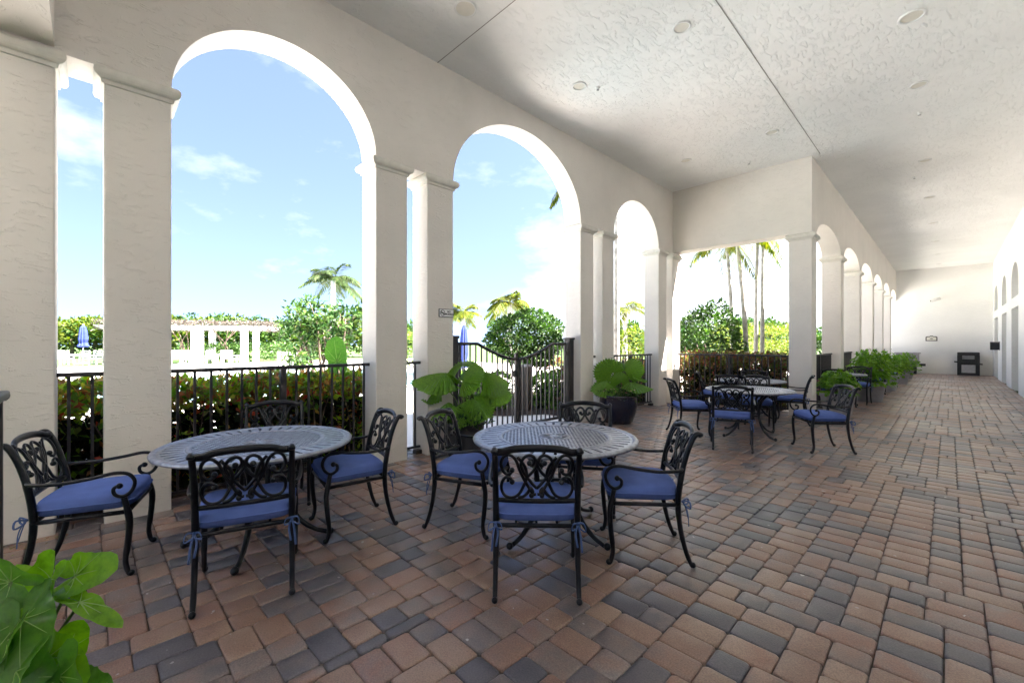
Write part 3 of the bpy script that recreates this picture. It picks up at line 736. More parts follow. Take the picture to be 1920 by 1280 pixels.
chair(-4.01, -.25, .29, .957, 'leftmost patio chair, seen side on by the left wall columns')
chair(-2.74, .615, -.955, .297, 'chair seen from behind at the near side of the left table')
chair(-3.35, 1.80, -.16, -.99, 'chair at the right of the left table, facing left')
chair(-4.63, 1.30, .97, -.25, 'chair behind the left table against the railing')
chair(-3.01, 2.10, .90, .44, 'chair left of the centre table in front of the fan palm pot')
chair(-1.615, 1.785, -.69, .725, 'nearest chair, seen from behind at the centre table')
chair(-1.315, 2.985, -.78, -.62, 'chair at the right of the centre table, facing left')
chair(-2.47, 3.42, .55, -.83, 'chair behind the centre table with its back to the gate')
chair(-3.20, 6.80, .75, .66, 'chair at the left of the third table, seat facing right')
chair(-2.055, 6.20, -.35, .94, 'chair seen from behind at the near side of the third table')
chair(-2.46, 8.50, .33, -.94, 'chair behind the third table facing the camera')
chair(-1.005, 7.37, -.80, -.60, 'rightmost chair standing out on the corridor side of the third table')
chair(-1.76, 9.32, -.98, -.15, 'chair beside the big corner column facing the farthest alcove table')
chair(-3.62, 8.95, .95, .30, 'chair at the left of the farthest alcove table, before red hedge')
chair(-2.82, 8.42, -.05, 1, 'dark chair back on the near side of the farthest alcove table')
chair(-2.93, 10.16, .38, -.92, 'chair behind the farthest alcove table against the far railing')
# further sets down the corridor between the planters
tc_ = table(-1.80, 13.0, .2, 'round table behind the corner column, first in the corridor')
tc2 = table(-1.62, 16.3, .5, 'round table between second and third corridor planters')
tc3 = table(-1.60, 19.9, .1, 'round table deepest down the corridor')
for q in (tc_, tc2, tc3): q.scale = (.72, .72, 1)
chair(-1.80, 11.95, .1, 1, 'chair just behind the corner column planter, at the first corridor table')
chair(-1.58, 13.75, -.1, -1, 'chair hidden behind the big planter at the first corridor table')
chair(-1.62, 15.40, .1, 1, 'chair at the near side of the second corridor table')
chair(-1.6, 17.25, 0, -1, 'chair at the far side of the second corridor table')
chair(-1.55, 19.0, .1, 1, 'chair at the near side of the deepest corridor table')

# ------------------------------------------------------------------ plants: builders
def rv(): return Vector((R.gauss(0, 1), R.gauss(0, 1), R.gauss(0, 1))).normalized()
def leaves(mb, fn, n, L, W, up=.3, out=None, bend=.2, surf=None):
    """n leaves at points fn(); out = centre they point away from"""
    for _ in range(n):
        p = fn()
        d = rv()
        if out is not None: d = (d+ (p-out).normalized()*.9)
        d = d+Vector((0, 0, up*R.uniform(.3, 1.2)))
        s = R.uniform(.65, 1.25)
        mb.leaf(p, d, (rv()+Vector((0, 0, .8))), L*s, W*s, bend)
def in_box(x0, y0, z0, x1, y1, z1, edge=.6):
    def f():
        p = [R.random() for _ in range(3)]
        if R.random() < edge:
            k = R.choice((0, 0, 1, 1, 2, 2, 2)); p[k] = (1-R.random()**2*.12) if (k == 2 or R.random() < .5) else R.random()**2*.12
        return Vector((x0+(x1-x0)*p[0], y0+(y1-y0)*p[1], z0+(z1-z0)*p[2]))
    return f
def in_ball(c, r, sq=1, shell=.75):
    c = Vector(c)
    def f():
        d = rv(); q = (shell+(1-shell)*R.random()) if R.random() < .8 else R.random()**.5
        wob = 1+.09*math.sin(5*d.x+3*c.x)+.09*math.sin(6*d.y+2*d.z*4)
        return c+Vector((d.x, d.y, d.z*sq))*r*q*wob
    return f
def twigs(mb, base, tops, r0, r1, n=6):
    for tp in tops:
        b = Vector(base)+Vector((R.uniform(-.05, .05), R.uniform(-.05, .05), 0)); tp = Vector(tp); mid = (b+tp)/2+rv()*(tp-b).length*.10
        mb.tube(crom([b, mid, tp], 4), [r0+(r1-r0)*i/8 for i in range(9)], n)
def hedge_row(name, label, x0, y0, x1, y1, h, n, L, W, mat, stems=14, z0=.25, group=None, edge=.6, cat='hedge', topn=0, core=0):
    t = thing(name, label, cat, ((x0+x1)/2, (y0+y1)/2, -.04), 0, group); ox, oy = (x0+x1)/2, (y0+y1)/2
    m = MB(); f = in_box(x0-ox, y0-oy, z0, x1-ox, y1-oy, h, edge); ph = R.random()*9
    def g():
        p = f(); p.z *= 1+.06*math.sin(p.y*4+ph)+.05*math.sin(p.x*7+p.y*9+ph); return p
    leaves(m, g, n, L, W, .4)
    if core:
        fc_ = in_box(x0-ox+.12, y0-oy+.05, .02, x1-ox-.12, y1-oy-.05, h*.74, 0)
        mc = MB(); leaves(mc, fc_, core, L*1.5, W*1.8, .2); mc.build('inner_leaves', M['innerleaf'], t)  # dark leaf colour paints shade low inside the hedge; the top stays bright
    if topn: 
        ft = in_box(x0-ox, y0-oy, h*.76, x1-ox, y1-oy, h*1.04, 0)
        leaves(m, ft, topn, L*1.1, W*1.1, 1.0)
    m.build('foliage', M[mat], t)
    m = MB()
    for i in range(stems):
        bx, by = R.uniform(x0, x1)-ox, R.uniform(y0, y1)-oy
        twigs(m, (bx, by, 0), [(bx+R.uniform(-.2, .2), by+R.uniform(-.2, .2), h*R.uniform(.6, .95)) for _ in range(2)], .012, .005, 5)
    m.build('stem', M['brownstem'], t)
    return t
# croton hedges right outside the railings
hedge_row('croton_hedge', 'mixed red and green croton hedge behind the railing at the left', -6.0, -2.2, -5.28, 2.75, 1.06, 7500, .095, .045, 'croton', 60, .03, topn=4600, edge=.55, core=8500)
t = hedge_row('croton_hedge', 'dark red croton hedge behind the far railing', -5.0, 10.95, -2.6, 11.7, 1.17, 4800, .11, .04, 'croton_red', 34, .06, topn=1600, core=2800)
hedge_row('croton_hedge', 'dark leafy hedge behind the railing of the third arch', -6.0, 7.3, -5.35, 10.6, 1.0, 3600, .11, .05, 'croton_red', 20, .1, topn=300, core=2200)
# elephant ear leaf poking above the railing
t = thing('elephant_ear', 'single bright green elephant ear leaf standing above the railing', 'plant', (-5.62, 2.32, 0))
def heart_leaf(m, c, nrm, upv, L, W, cup=.05, lobes=0, n=22, veins=0.0):
    """broad heart leaf: c = stalk joint, upv = direction of the tip"""
    upv = Vector(upv).normalized(); nrm = Vector(nrm).normalized(); sd = upv.cross(nrm).normalized(); nrm = sd.cross(upv); c = Vector(c)
    vs = [c]; fs = []
    rings = (.2, .4, .6, .8, 1.0) if n >= 28 else (.35, .7, 1.0)
    jr = [random.Random(int(abs(c.x*7919+c.y*104729+c.z*1299709)*100)+k).uniform(-1, 1) for k in range(n)]; jr = [(jr[k-1]+jr[k]+jr[(k+1) % n])/3 for k in range(n)]
    for r in rings:
        for k in range(n):
            a = -PI+2*PI*(k+.5)/n            # 0 = tip
            rad = (.62+.38*max(0, math.cos(a))**3+.10*math.cos(2*a))*(1-.55*math.exp(-((abs(a)-PI)/.28)**2))
            if lobes: rad *= 1+.075*math.cos(lobes*a)+.02*math.sin(17*a)
            x, y = math.sin(a)*rad*W, math.cos(a)*rad*L
            rj = 1+(.10*jr[k]*r*r if n >= 28 else 0); x *= rj; y *= rj
            z = (.10*jr[k]*r**3*L if n >= 28 else 0)+cup*r*r*(abs(math.sin(a)))*W*2-cup*1.5*r*r*L*max(0, math.cos(a))+veins*math.cos(9*a)*r*L
            vs.append(c+sd*x*r+upv*y*r+nrm*z)
    for k in range(n-0):
        if k == n-1: continue
        fs.append((0, 1+k, 2+k))
        for i in range(len(rings)-1): fs.append((1+i*n+k, 1+(i+1)*n+k, 2+(i+1)*n+k, 2+i*n+k))
    m.add(vs, fs, True)
def leaf_veins(m, c, nrm, upv, L, W, cup, veins, r0=.0015):
    U_ = Vector(upv).normalized(); NN = Vector(nrm).normalized(); SD = U_.cross(NN).normalized(); NN = SD.cross(U_); c = Vector(c)
    for a in (0, .62, -.62, 1.25, -1.25, 1.95, -1.95):
        pts = []
        for r in (0.02, .25, .5, .75, .9):
            rad = (.62+.38*max(0, math.cos(a))**3+.10*math.cos(2*a)); x, y = math.sin(a)*rad*W, math.cos(a)*rad*L; z = cup*r*r*abs(math.sin(a))*W*2-cup*1.5*r*r*L*max(0, math.cos(a))+veins*math.cos(9*a)*r*L
            pts.append(c+SD*x*r+U_*y*r+NN*(z+.0004))
        m.tube(pts, [r0, r0*.8, r0*.6, r0*.4, r0*.25], 5)
m = MB(); heart_leaf(m, (.0, 0, 1.22), (.8, -.5, .25), (-.12, -.1, 1), .30, .24, .05, 0, 40, .010); elf = m.build('leaf', M['earleaf'], t)
m = MB(); leaf_veins(m, (0, 0, 1.22), (.8, -.5, .25), (-.12, -.1, 1), .30, .24, .05, .010, .004); m.build('veins', M['vein'], elf)
m = MB(); m.tube(crom([(-.05, .05, 0), (-.05, .03, .7), (-.01, .01, 1.22)], 6), .012, 6); m.build('stem', M['stem'], t)

# loose bushy tree behind the first arch
def bushtree(name, label, loc, h, rad, n, L, W, mat, cat='tree', nl=9, trunk=.05, zlo=.35):
    t = thing(name, label, cat, loc); m = MB(); tw = MB(); cl = []
    for i in range(nl):
        a = 2*PI*i/nl+R.uniform(-.3, .3); rr = rad*R.uniform(.35, .9); z = h*R.uniform(zlo+.1, .95)
        if z > h*.8: rr *= .55
        cl.append(Vector((rr*math.cos(a), rr*math.sin(a), z)))
    twigs(tw, (0, 0, -.05), cl, trunk, .012, 6)
    for c in cl:
        subs = [c+rv()*rad*R.uniform(.12, .38) for _ in range(7)]
        for q in subs:
            tw.tube([c*.9+Vector((0, 0, c.z*.06)), q], [.010, .004], 4)
            leaves(m, in_ball(q, rad*.20, .9, .3), max(3, n//(nl*7)), L, W, .25, out=c)
    tw.build('trunk', M['bark'], t); m.build('crown', M[mat], t); return t
bushtree('bushy_tree', 'loose bushy green tree behind the railing of the nearest arch', (-9.2, 3.45, 0), 2.45, 1.05, 2600, .13, .055, 'bush', nl=13)

# feather palms
def palm(name, label, loc, h, fl, nf, mat, tr=.11, lean=(0, 0), droop=.8, leaflets=26, lw=.03, ll=.42, group=None, crown=True, up=.9, trunkmat='ptrunk'):
    t = thing(name, label, 'palm', loc, 0, group)
    top = Vector((lean[0], lean[1], h)); m = MB(); pts = []; rad = []
    for i in range(25):
        f = i/24; pts.append(Vector((lean[0]*f*f, lean[1]*f*f, -.06+(h+.06)*f))); rad.append(tr*(1.25-.45*f)*(1+.06*(i % 2)))
    m.tube(pts, rad, 10); m.build('trunk', M[trunkmat], t)
    if not crown: return t
    m = MB()
    for i in range(nf):
        az = 2*PI*i/nf*1.0+R.uniform(-.25, .25); el = R.uniform(-.05, 1.25)*up; L = fl*R.uniform(.8, 1.1)
        d0 = Vector((math.cos(az)*math.cos(el), math.sin(az)*math.cos(el), math.sin(el))); pts = []
        for j in range(13):
            f = j/12; pts.append(top+d0*L*f+Vector((0, 0, -droop*L*f*f*(.45+.4*math.cos(el)))))
        m.tube(pts, [.02*(1-.8*j/12) for j in range(13)], 4)
        sdv = Vector((-math.sin(az), math.cos(az), 0))
        for j in range(leaflets):
            f = .16+.84*j/leaflets; k = min(11, int(f*12)); g = f*12-k; p = pts[k].lerp(pts[k+1], g); tg = (pts[k+1]-pts[k]).normalized()
            s = ll*math.sin(PI*min(1, .18+.8*f))**.6*R.uniform(.85, 1.1)
            for sg_ in (-1, 1):
                d = (sdv*sg_*.8+tg*.65+Vector((0, 0, R.uniform(-.35, .12)))).normalized()
                m.leaf(p, d, Vector((0, 0, 1))+sdv*.2*R.uniform(-1, 1), s, lw, .35)
    m.build('crown', M[mat], t); return t
p = at(625, 645, .0315); palm('feather_palm', 'tall feathery palm rising behind the bushy tree', (p.x, p.y, 0), 5.25, 2.1, 24, 'palm', .16, leaflets=46, ll=.62, lw=.06, droop=.8)
p = at(955, 645, .024); palm('feather_palm', 'yellowing palm above the round shrub beyond the gate', (p.x, p.y, 0), 3.25, 1.35, 17, 'ypalm', .12, ll=.50, lw=.06, up=1.1, leaflets=44, droop=.95)
p = at(868, 645, .026); palm('feather_palm', 'yellowing palm beside the blue parasol seen past the sign', (p.x, p.y, 0), 2.9, 1.35, 15, 'ypalm', .12, ll=.50, lw=.06, leaflets=42)
p = at(1156, 645, .017); palm('slender_palm', 'slender pale palm trunk seen through the third arch', (p.x, p.y, 0), 9.5, 1.9, 14, 'palm', .075, ll=.5, lw=.045)
p = at(1172, 645, .024); palm('feather_palm', 'short palm with drooping fronds low behind the third arch', (p.x, p.y, 0), 2.9, 1.4, 12, 'ypalm', .1, ll=.45, lw=.045)
p = at(1085, 645, .0135); palm('slender_palm', 'palm hanging its frond tips into the right of the gate arch', (p.x, p.y, 0), 5.75, 1.05, 11, 'ypalm', .08, (.1, -.1), ll=.35, lw=.05, droop=1.2)
for u, tt, h, ln, lab, tr in ((1375, .0165, 5.0, (-.25, .1), 'left pale palm trunk in the opening under the far beam', .075), (1401, .0150, 4.75, (-.30, .0), 'middle leaning palm trunk in the opening under the far beam', .085),
                      (1417, .0172, 5.4, (.0, .2), 'right hand dark palm trunk in the opening under the far beam', .08), (1429, .0162, 5.4, (-.05, .3), 'rightmost palm trunk beside the corner column', .075)):
    p = at(u, 645, tt); palm('slender_palm', lab, (p.x, p.y, 0), h-.2, 1.35, 6, 'ypalm', tr*.72, ln, ll=.5, lw=.045, up=.7, droop=1.3)

# clipped shrubs
def topiary(name, label, loc, r, zc, sq, n, L, W, mat, trunk=True):
    t = thing(name, label, 'shrub', loc); m = MB(); leaves(m, in_ball((0, 0, zc), r, sq, .82), n, L, W, .2, out=Vector((0, 0, zc)))
    m.build('crown', M[mat], t); m = MB()
    twigs(m, (0, 0, -.05), [Vector((r*.6*math.cos(a), r*.6*math.sin(a), zc+.1)) for a in (0, 1.2, 2.4, 3.7, 5)], .045, .015); m.build('trunk', M['bark'], t); return t
p = at(985, 645, .0148); topiary('round_shrub', 'big round clipped shrub beyond the gate', (p.x, p.y, 0), 1.06, 1.60, .70, 8500, .10, .055, 'hedge')
p = at(1325, 645, .0150); topiary('round_shrub', 'big dark rounded shrub behind the far railing', (p.x, p.y, 0), .98, 1.35, 1.2, 4200, .12, .06, 'hedge')
p = at(1190, 645, .019); topiary('round_shrub', 'yellow green shrub seen behind the pot through the third arch', (p.x, p.y, 0), .95, 1.1, 1.05, 1500, .13, .06, 'yhedge')
def box_hedge(label, corner_pts, h, n, mat='boxhedge', L=.075, W=.04, cat='hedge'):
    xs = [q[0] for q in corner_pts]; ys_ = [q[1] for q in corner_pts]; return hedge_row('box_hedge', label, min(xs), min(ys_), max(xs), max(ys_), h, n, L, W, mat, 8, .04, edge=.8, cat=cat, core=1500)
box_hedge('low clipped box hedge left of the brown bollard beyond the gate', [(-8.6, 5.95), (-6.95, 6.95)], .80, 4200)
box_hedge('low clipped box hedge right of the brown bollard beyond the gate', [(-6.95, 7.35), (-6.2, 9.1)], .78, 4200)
hedge_row('croton_hedge', 'small red croton clump behind the low box hedge past the gate', -8.2, 8.9, -7.6, 9.8, 1.0, 380, .14, .05, 'croton_red', 8, .3)
t = thing('bollard', 'square brown path bollard between the low hedges', 'bollard', (-6.72, 7.06, -.04)); m = MB(); m.box(-.09, -.09, 0, .09, .09, .98, .01); m.build('post', M['wood'], t); m = MB(); m.box(-.10, -.10, .98, .10, .10, 1.03, .008); m.build('cap', M['greypot'], t)
p = at(766, 668, .021); hedge_row('yellow_shrub', 'yellow green shrub glimpsed in the slit beside the gate column', p.x-.7, p.y-.7, p.x+.7, p.y+.7, 2.0, 700, .16, .07, 'yhedge', 5, .5, cat='shrub')
# hedge blocks in the garden past the far railing
a, b_ = at(1372, 645, .0235), at(1490, 645, .0235)
hedge_row('clipped_hedge', 'lower yellow green clipped hedge past the palms', min(a.x, b_.x)-.3, min(a.y, b_.y), max(a.x, b_.x)+.3, max(a.y, b_.y)+1.6, 1.55, 4200, .11, .06, 'yhedge', 6, .1, edge=.9)
a, b_ = at(1340, 645, .032), at(1500, 645, .032)
hedge_row('clipped_hedge', 'taller yellow green hedge block behind the lower one', min(a.x, b_.x)-.5, min(a.y, b_.y), max(a.x, b_.x)+.5, max(a.y, b_.y)+2, 2.45, 4200, .16, .08, 'yhedge', 6, .1, edge=.9)
for u, tt, s, lab in ((1350, .0155, 1.0, 'blue grey agave at the foot of the round shrub'), (1455, .0150, 1.0, 'dark spiky agave beside the corner column')):
    p = at(u, 645, tt); t = thing('agave', lab, 'plant', (p.x, p.y, -.03)); m = MB()
    for i in range(26):
        az = i*2.4; el = R.uniform(.35, 1.35); d = Vector((math.cos(az)*math.cos(el), math.sin(az)*math.cos(el), math.sin(el))); sd = d.cross(Vector((0, 0, 1))).normalized(); nn = sd.cross(d)
        L = s*R.uniform(.9, 1.25); q = [Vector((0, 0, .08))+d*L*f for f in (0, .3, .65, 1)]; w = [.07, .10, .065, .004]; vs = []
        for a2, ww in zip(q, w): vs += [a2-sd*ww+nn*ww*.5, a2-nn*.012, a2+sd*ww+nn*ww*.5]
        m.add(vs, [(i3*3+k, i3*3+k+1, i3*3+k+4, i3*3+k+3) for i3 in range(3) for k in range(2)], True)
    m.build('leaves', M['agave'], t)

# far belt of trees closing the view
def far_tree(u, tt, top, r, mat, lab, i):
    p = at(u, 645, tt); h = top; t = thing('broad_tree', lab, 'tree', (p.x, p.y, -.05), 0, 'trees beyond the pool deck')
    m = MB(); k = 13
    for _ in range(k):
        a = R.uniform(0, 2*PI); rr = r*R.uniform(0, .85); z = h*R.uniform(.30, .88); s = r*R.uniform(.32, .5); z = min(z, h-s*.75)
        leaves(m, in_ball((rr*math.cos(a), rr*math.sin(a), z), s, .8, .75), 150, .42, .24, .25, out=Vector((0, 0, h*.3)))
    m.build('crown', M[mat], t); m = MB(); m.tube([(0, 0, 0), (.1, 0, h*.5)], [.22, .12], 8); m.build('trunk', M['bark'], t)
far = [(95, 0.060, 4.2), (135, .058, 4.3), (178, .060, 4.6), (222, .061, 4.4), (268, .058, 4.5), (312, .060, 4.35), (352, .062, 4.9), (398, .060, 4.8), (440, .060, 4.6), (484, .063, 4.3), (530, .060, 4.1), (580, .062, 4.0), (640, .06, 4.2), (690, .063, 4.3), (760, .06, 4.0)]
for i, (u, tt, top) in enumerate(far):
    far_tree(u, tt, top, 3.4, 'yhedge' if i % 2 else 'hedge', ('yellowish' if i % 2 else 'dark')+' broad tree far beyond the pool, '+['at the left edge', 'behind the blue parasol', 'right of the parasol', 'hidden by the second column', 'behind that column on its right', 'above the left end of the pergola', 'tallest, over the pergola', 'over the middle of the pergola', 'over the right pergola columns', 'just right of the pergola', 'left behind the bushy tree', 'behind the bushy tree', 'behind the elephant ear leaf', 'behind the third column', 'in the slit by the gate'][i], i)
for i, (u, tt, top) in enumerate(((1180, .05, 3.6), (1285, .055, 3.7), (1345, .055, 4.0), (1400, .06, 4.3), (1450, .058, 4.2), (1500, .06, 4.0))):
    far_tree(u, tt, top, 3.0, 'bush', 'dusky tree far across the lawn '+['seen through the third arch', 'behind the big rounded shrub', 'left of the palm trunks', 'behind the palm trunks', 'right of the palm trunks', 'behind the corner column'][i], i)

# ------------------------------------------------------------------ pool furniture far off
def parasol(label, p, h, r):
    t = thing('parasol', label, 'umbrella', (p.x, p.y, -.04)); m = MB(); m.tube([(0, 0, .05), (0, 0, h)], .025, 8); m.ball((0, 0, h+.02), .05, 8, 5); m.build('pole', M['white'], t)
    m = MB(); n = 20; prof = [(.03, h), (r*.55, h-.18), (r*.8, h-.55), (r*.95, h-1.1), (r*.75, h-1.35), (r*1.15, h-1.6), (r*.9, h-1.7)]; vs = []; fs = []
    for k, (rr, z) in enumerate(prof):
        for i in range(n): a = 2*PI*i/n; q = rr*(1+(.18 if i % 2 else -.12)*(k > 0)); vs.append((q*math.cos(a), q*math.sin(a), z))
    for k in range(len(prof)-1):
        for i in range(n): fs.append((k*n+i, k*n+(i+1) % n, (k+1)*n+(i+1) % n, (k+1)*n+i))
    m.add(vs, fs, False); m.build('canopy', M['blue_canvas'], t); m = MB(); m.lathe([(.3, 0), (.3, .05), (.06, .1), (.04, .3)], 16); m.build('base', M['white'], t)
parasol('closed blue parasol among white furniture far across the deck', at(156, 645, .0405), 2.95, .26)
parasol('closed dusty blue parasol seen over the gate beside the sign', at(870, 645, .021), 2.25, .16)
def white_chair():
    t = thing('deck_chair', '', 'chair', (0, 0, -.04))
    m = MB(); m.box(-.28, -.25, .40, .28, .28, .45, .01); m.build('seat', M['white'], t)
    m = MB(); m.box(-.28, -.30, .45, -.22, -.25, 1.0); m.box(.22, -.30, .45, .28, -.25, 1.0); m.box(-.28, -.305, .93, .28, -.245, 1.02)
    for z in (.56, .68, .80): m.box(-.22, -.29, z, .22, -.26, z+.06)
    m.build('backrest', M['white'], t)
    for x in (-.25, .25):
        for y in (-.25, .25): m = MB(); m.box(x-.03, y-.03, 0, x+.03, y+.03, .40); m.build('leg', M['white'], t)
        m = MB(); m.box(x-.03, -.25, .62, x+.03, .28, .66); m.box(x-.025, .22, .45, x+.025, .27, .62); m.build('armrest', M['white'], t)
    return t
def white_table():
    t = thing('deck_table', '', 'table', (0, 0, -.04)); m = MB(); m.lathe([(.001, .74), (.6, .74), (.6, .70), (.001, .70)], 28); m.build('top', M['white'], t); m = MB(); m.lathe([(.35, 0), (.35, .05), (.07, .12), (.07, .70)], 16); m.build('pedestal', M['white'], t); return t
wc, wt = white_chair(), white_table(); fc = [True, True]
def put_w(k, u, tt, rz, lab):
    p = at(u, 645, tt); pr = (wc, wt)[k]
    if fc[k]: fc[k] = False; o = pr
    else: o = dup(pr)
    o.location = (p.x, p.y, -.04); o.rotation_euler = (0, 0, rz); o['label'] = lab; o['group'] = ('white chairs on the pool deck', 'white tables on the pool deck')[k]
put_w(1, 150, .0405, 0, 'white round table under the closed blue parasol'); put_w(1, 343, .040, 0, 'white table left of the front pergola column'); put_w(1, 408, .041, 0, 'white table between the pergola columns')
for u, tt, rz, lab in ((112, .0400, 1.5, 'white deck chair left of the parasol table'), (126, .0392, 1.0, 'white deck chair next to the parasol table on its left'), (168, .0390, -.9, 'white deck chair right of the parasol table'), (186, .0400, -1.4, 'white deck chair close to the second column'),
                       (330, .0400, 1.4, 'white deck chair at the left end of the pergola'), (352, .0385, -1.2, 'white deck chair beside the front pergola column'), (394, .0400, 1.5, 'white deck chair between the pergola columns, on the left'), (424, .0400, -1.5, 'white deck chair between the pergola columns, on the right'), (440, .0390, -.6, 'white deck chair near the right pergola columns'),
                       (530, .034, 1.2, 'white deck chair right of the pergola before the hedge'), (556, .033, -1.2, 'white deck chair half hidden by the bushy tree')):
    put_w(0, u, tt, rz, lab)
# pergola
A_, B_ = at(205, 645, .0395), at(492, 645, .0425); dv = (B_-A_); Lp = math.hypot(dv.x, dv.y); rzp = math.atan2(dv.y, dv.x)
pg = thing('pergola', 'long white pergola with square columns and a lattice roof far across the pool', 'pergola', (A_.x, A_.y, -.04), rzp)
for u, tt, wd in ((250, .0395, .30), (370, .0402, .31), (458, .0415, .21), (480, .0440, .20), (300, .0440, .20), (398, .0450, .20)):
    q = at(u, 645, tt); x = (q.x-A_.x)*math.cos(rzp)+(q.y-A_.y)*math.sin(rzp); y = -(q.x-A_.x)*math.sin(rzp)+(q.y-A_.y)*math.cos(rzp)
    m = MB(); m.box(x-wd, y-wd, 0, x+wd, y+wd, 2.60, .02); m.build('column', M['white'], pg)
for y in (0, 2.58): m = MB(); m.box(-.6, y-.10, 2.60, Lp+.3, y+.10, 2.76); m.build('beam', M['white'], pg)
m = MB()
for i in range(34): x = -.5+(Lp+.8)*i/33; m.box(x-.04, -.6, 2.765, x+.04, 3.2, 2.90)
m.build('rafters', M['white'], pg)
vn = thing('climbing_vine', 'dry grey vine matted over the pergola roof', 'vine', (A_.x, A_.y, 2.9), rzp)
m = MB(); leaves(m, in_box(-.6, -.8, -.40, Lp+.5, 3.2, .34, .55), 6500, .20, .07, .1); m.build('foliage', M['vine'], vn)
m = MB()
for i in range(26):
    x = R.uniform(0, Lp); m.tube(crom([(x, R.uniform(-.5, 0), .2), (x+R.uniform(-.6, .6), R.uniform(-.6, 3), .35), (x+R.uniform(-1.5, 1.5), R.uniform(-.6, 3), .25)], 4), .02, 5)
for x0 in (Lp*.44, Lp*.72):
    for k in range(5): m.tube(crom([(x0, .8, -2.9), (x0+R.uniform(-.3, .3), .8, -1.6), (x0+R.uniform(-1.1, 1.1), .6, -.2)], 5), [.05]*6+[.03]*5, 5)
m.build('stem', M['bark'], vn)
a, b_ = at(330, 645, .048), at(570, 645, .047)
hedge_row('clipped_hedge', 'dark low hedge behind the pergola', min(a.x, b_.x)-.5, min(a.y, b_.y), max(a.x, b_.x), max(a.y, b_.y), 1.4, 2600, .3, .15, 'hedge', 6, .1, edge=.85)

# ------------------------------------------------------------------ potted plants
def fan_leaf(m, c, nrm, out, rad, rnd, drp=.22):
    """round pleated leaf with a toothed rim"""
    nrm = Vector(nrm).normalized(); out = Vector(out); out = (out-nrm*out.dot(nrm)).normalized(); sd = nrm.cross(out); c = Vector(c)
    n = 52; span = 2*PI*rnd.uniform(.60, .74); vs = [c]; fs = []; tilt = rnd.uniform(-.22, .22); ph = rnd.uniform(0, 6); fd = rnd.uniform(.0, .24)
    for r in (.25, .5, .75, .93, 1.0):
        for k in range(n+1):
            a = -span/2+span*k/n; pl = (1 if k % 2 else -1)*.034*rad*min(1, r*1.5); rr = rad*r*(1+(.13*rnd.uniform(.5, 1.3) if k % 2 and r == 1 else 0))*(1.16-.36*(abs(a)/span*2)**2)
            fold = abs(math.sin(a*.5)); dr = -rad*(drp*r*r*(.55+.6*fold))-fd*rad*r*abs(math.sin(a))+tilt*rad*r*math.sin(a)+.035*rad*r*r*math.sin(4*a+ph)
            vs.append(c+out*math.cos(a)*rr*(1-.12*r)+sd*math.sin(a)*rr*(1-.18*r)+nrm*(pl+dr))
    w = n+1
    for k in range(n):
        fs.append((0, 1+k, 2+k))
        for i in range(4): fs.append((1+i*w+k, 1+(i+1)*w+k, 2+(i+1)*w+k, 2+i*w+k))
    m.add(vs, fs, False)
def fan_palm(name, label, loc, leaves_, flowers=False, seed=1, upz=.2, drp=.22):
    rnd = random.Random(seed); t = thing(name, label, 'plant', loc)
    for (x, y, z, nx, ny, nz, rad, uz) in leaves_:
        m = MB(); o = Vector((x, y, 0)); o = o if o.length > .05 else Vector((.3, -.2, 0))
        fan_leaf(m, (x, y, z), (nx, ny, nz), o.normalized()+Vector((0, 0, upz if uz is None else uz)), rad, rnd, drp*rnd.uniform(.6, 1.5)); lf = m.build('leaf', M['fan'], t)
        m = MB(); m.tube(crom([(0, 0, 0), (x*.35, y*.35, z*.6), (x, y, z)], 5), .008, 5); m.build('stalk', M['stem'], lf)
    return t
def ground_cover(name, label, loc, r, h, n, mat='bush', L=.07, W=.028, flowers=0, cat='plant'):
    t = thing(name, label, cat, loc); m = MB()
    def f():
        a = R.uniform(0, 2*PI); q = r*math.sqrt(R.random()); return Vector((q*math.cos(a), q*math.sin(a), h*R.random()*(1-.35*(q/r)**2)))
    leaves(m, f, n, L, W, .6, out=Vector((0, 0, -.1))); m.build('foliage', M[mat], t)
    if flowers:
        m = MB()
        for _ in range(flowers):
            p = f(); p.z = h*(.75+.4*R.random())*(1-.3*(math.hypot(p.x, p.y)/r)); p.x *= 1.08; p.y *= 1.08
            for k in range(5): a = 2*PI*k/5; m.leaf(p, Vector((math.cos(a), math.sin(a), .5)), Vector((0, 0, 1)), .026, .022, .1)
        m.build('flowers', M['petal'], t)
    return t
PA = (-4.40, 3.46)
t = thing('plant_pot', 'round charcoal pot beside the no smoking column', 'pot', (*PA, 0)); m = MB()
m.lathe([(.001, 0), (.19, 0), (.225, .1), (.25, .3), (.262, .42), (.275, .425), (.275, .46), (.25, .46), (.245, .40), (.001, .39)], 36); m.build('body', M['darkpot'], t)
m = MB(); m.lathe([(.001, .405), (.243, .402)], 24); m.build('soil', M['soil'], t)
d45 = lambda s, f, z: (s*.7014+f*.7127, s*.7127-f*.7014, z)       # s = to the right, f = towards the viewpoint
def fl(s, f, z, ns, nf, nz, r, uz=None):
    a = d45(s, f, z); b = d45(ns, nf, nz); return (*a, *b, r, uz)
fan_palm('fan_palm', 'fan palm with big pleated leaves in the charcoal pot by the gate', (*PA, .40), [
    fl(-.24, .02, .68, -.05, .28, .95, .40), fl(.24, -.14, .68, .20, .05, .98, .36, .45), fl(.0, .08, .58, -.5, .65, .6, .28, 1.2), fl(-.04, -.16, .76, -.1, .3, .9, .30),
    fl(.14, .16, .36, .30, .65, .7, .28), fl(-.20, .14, .30, -.45, .50, .75, .26), fl(.34, -.12, .52, .3, .2, .93, .30), fl(-.05, .20, .24, -.3, .8, .5, .22), fl(-.28, -.16, .50, -.3, .2, .93, .34)], seed=5, upz=.25, drp=.30)
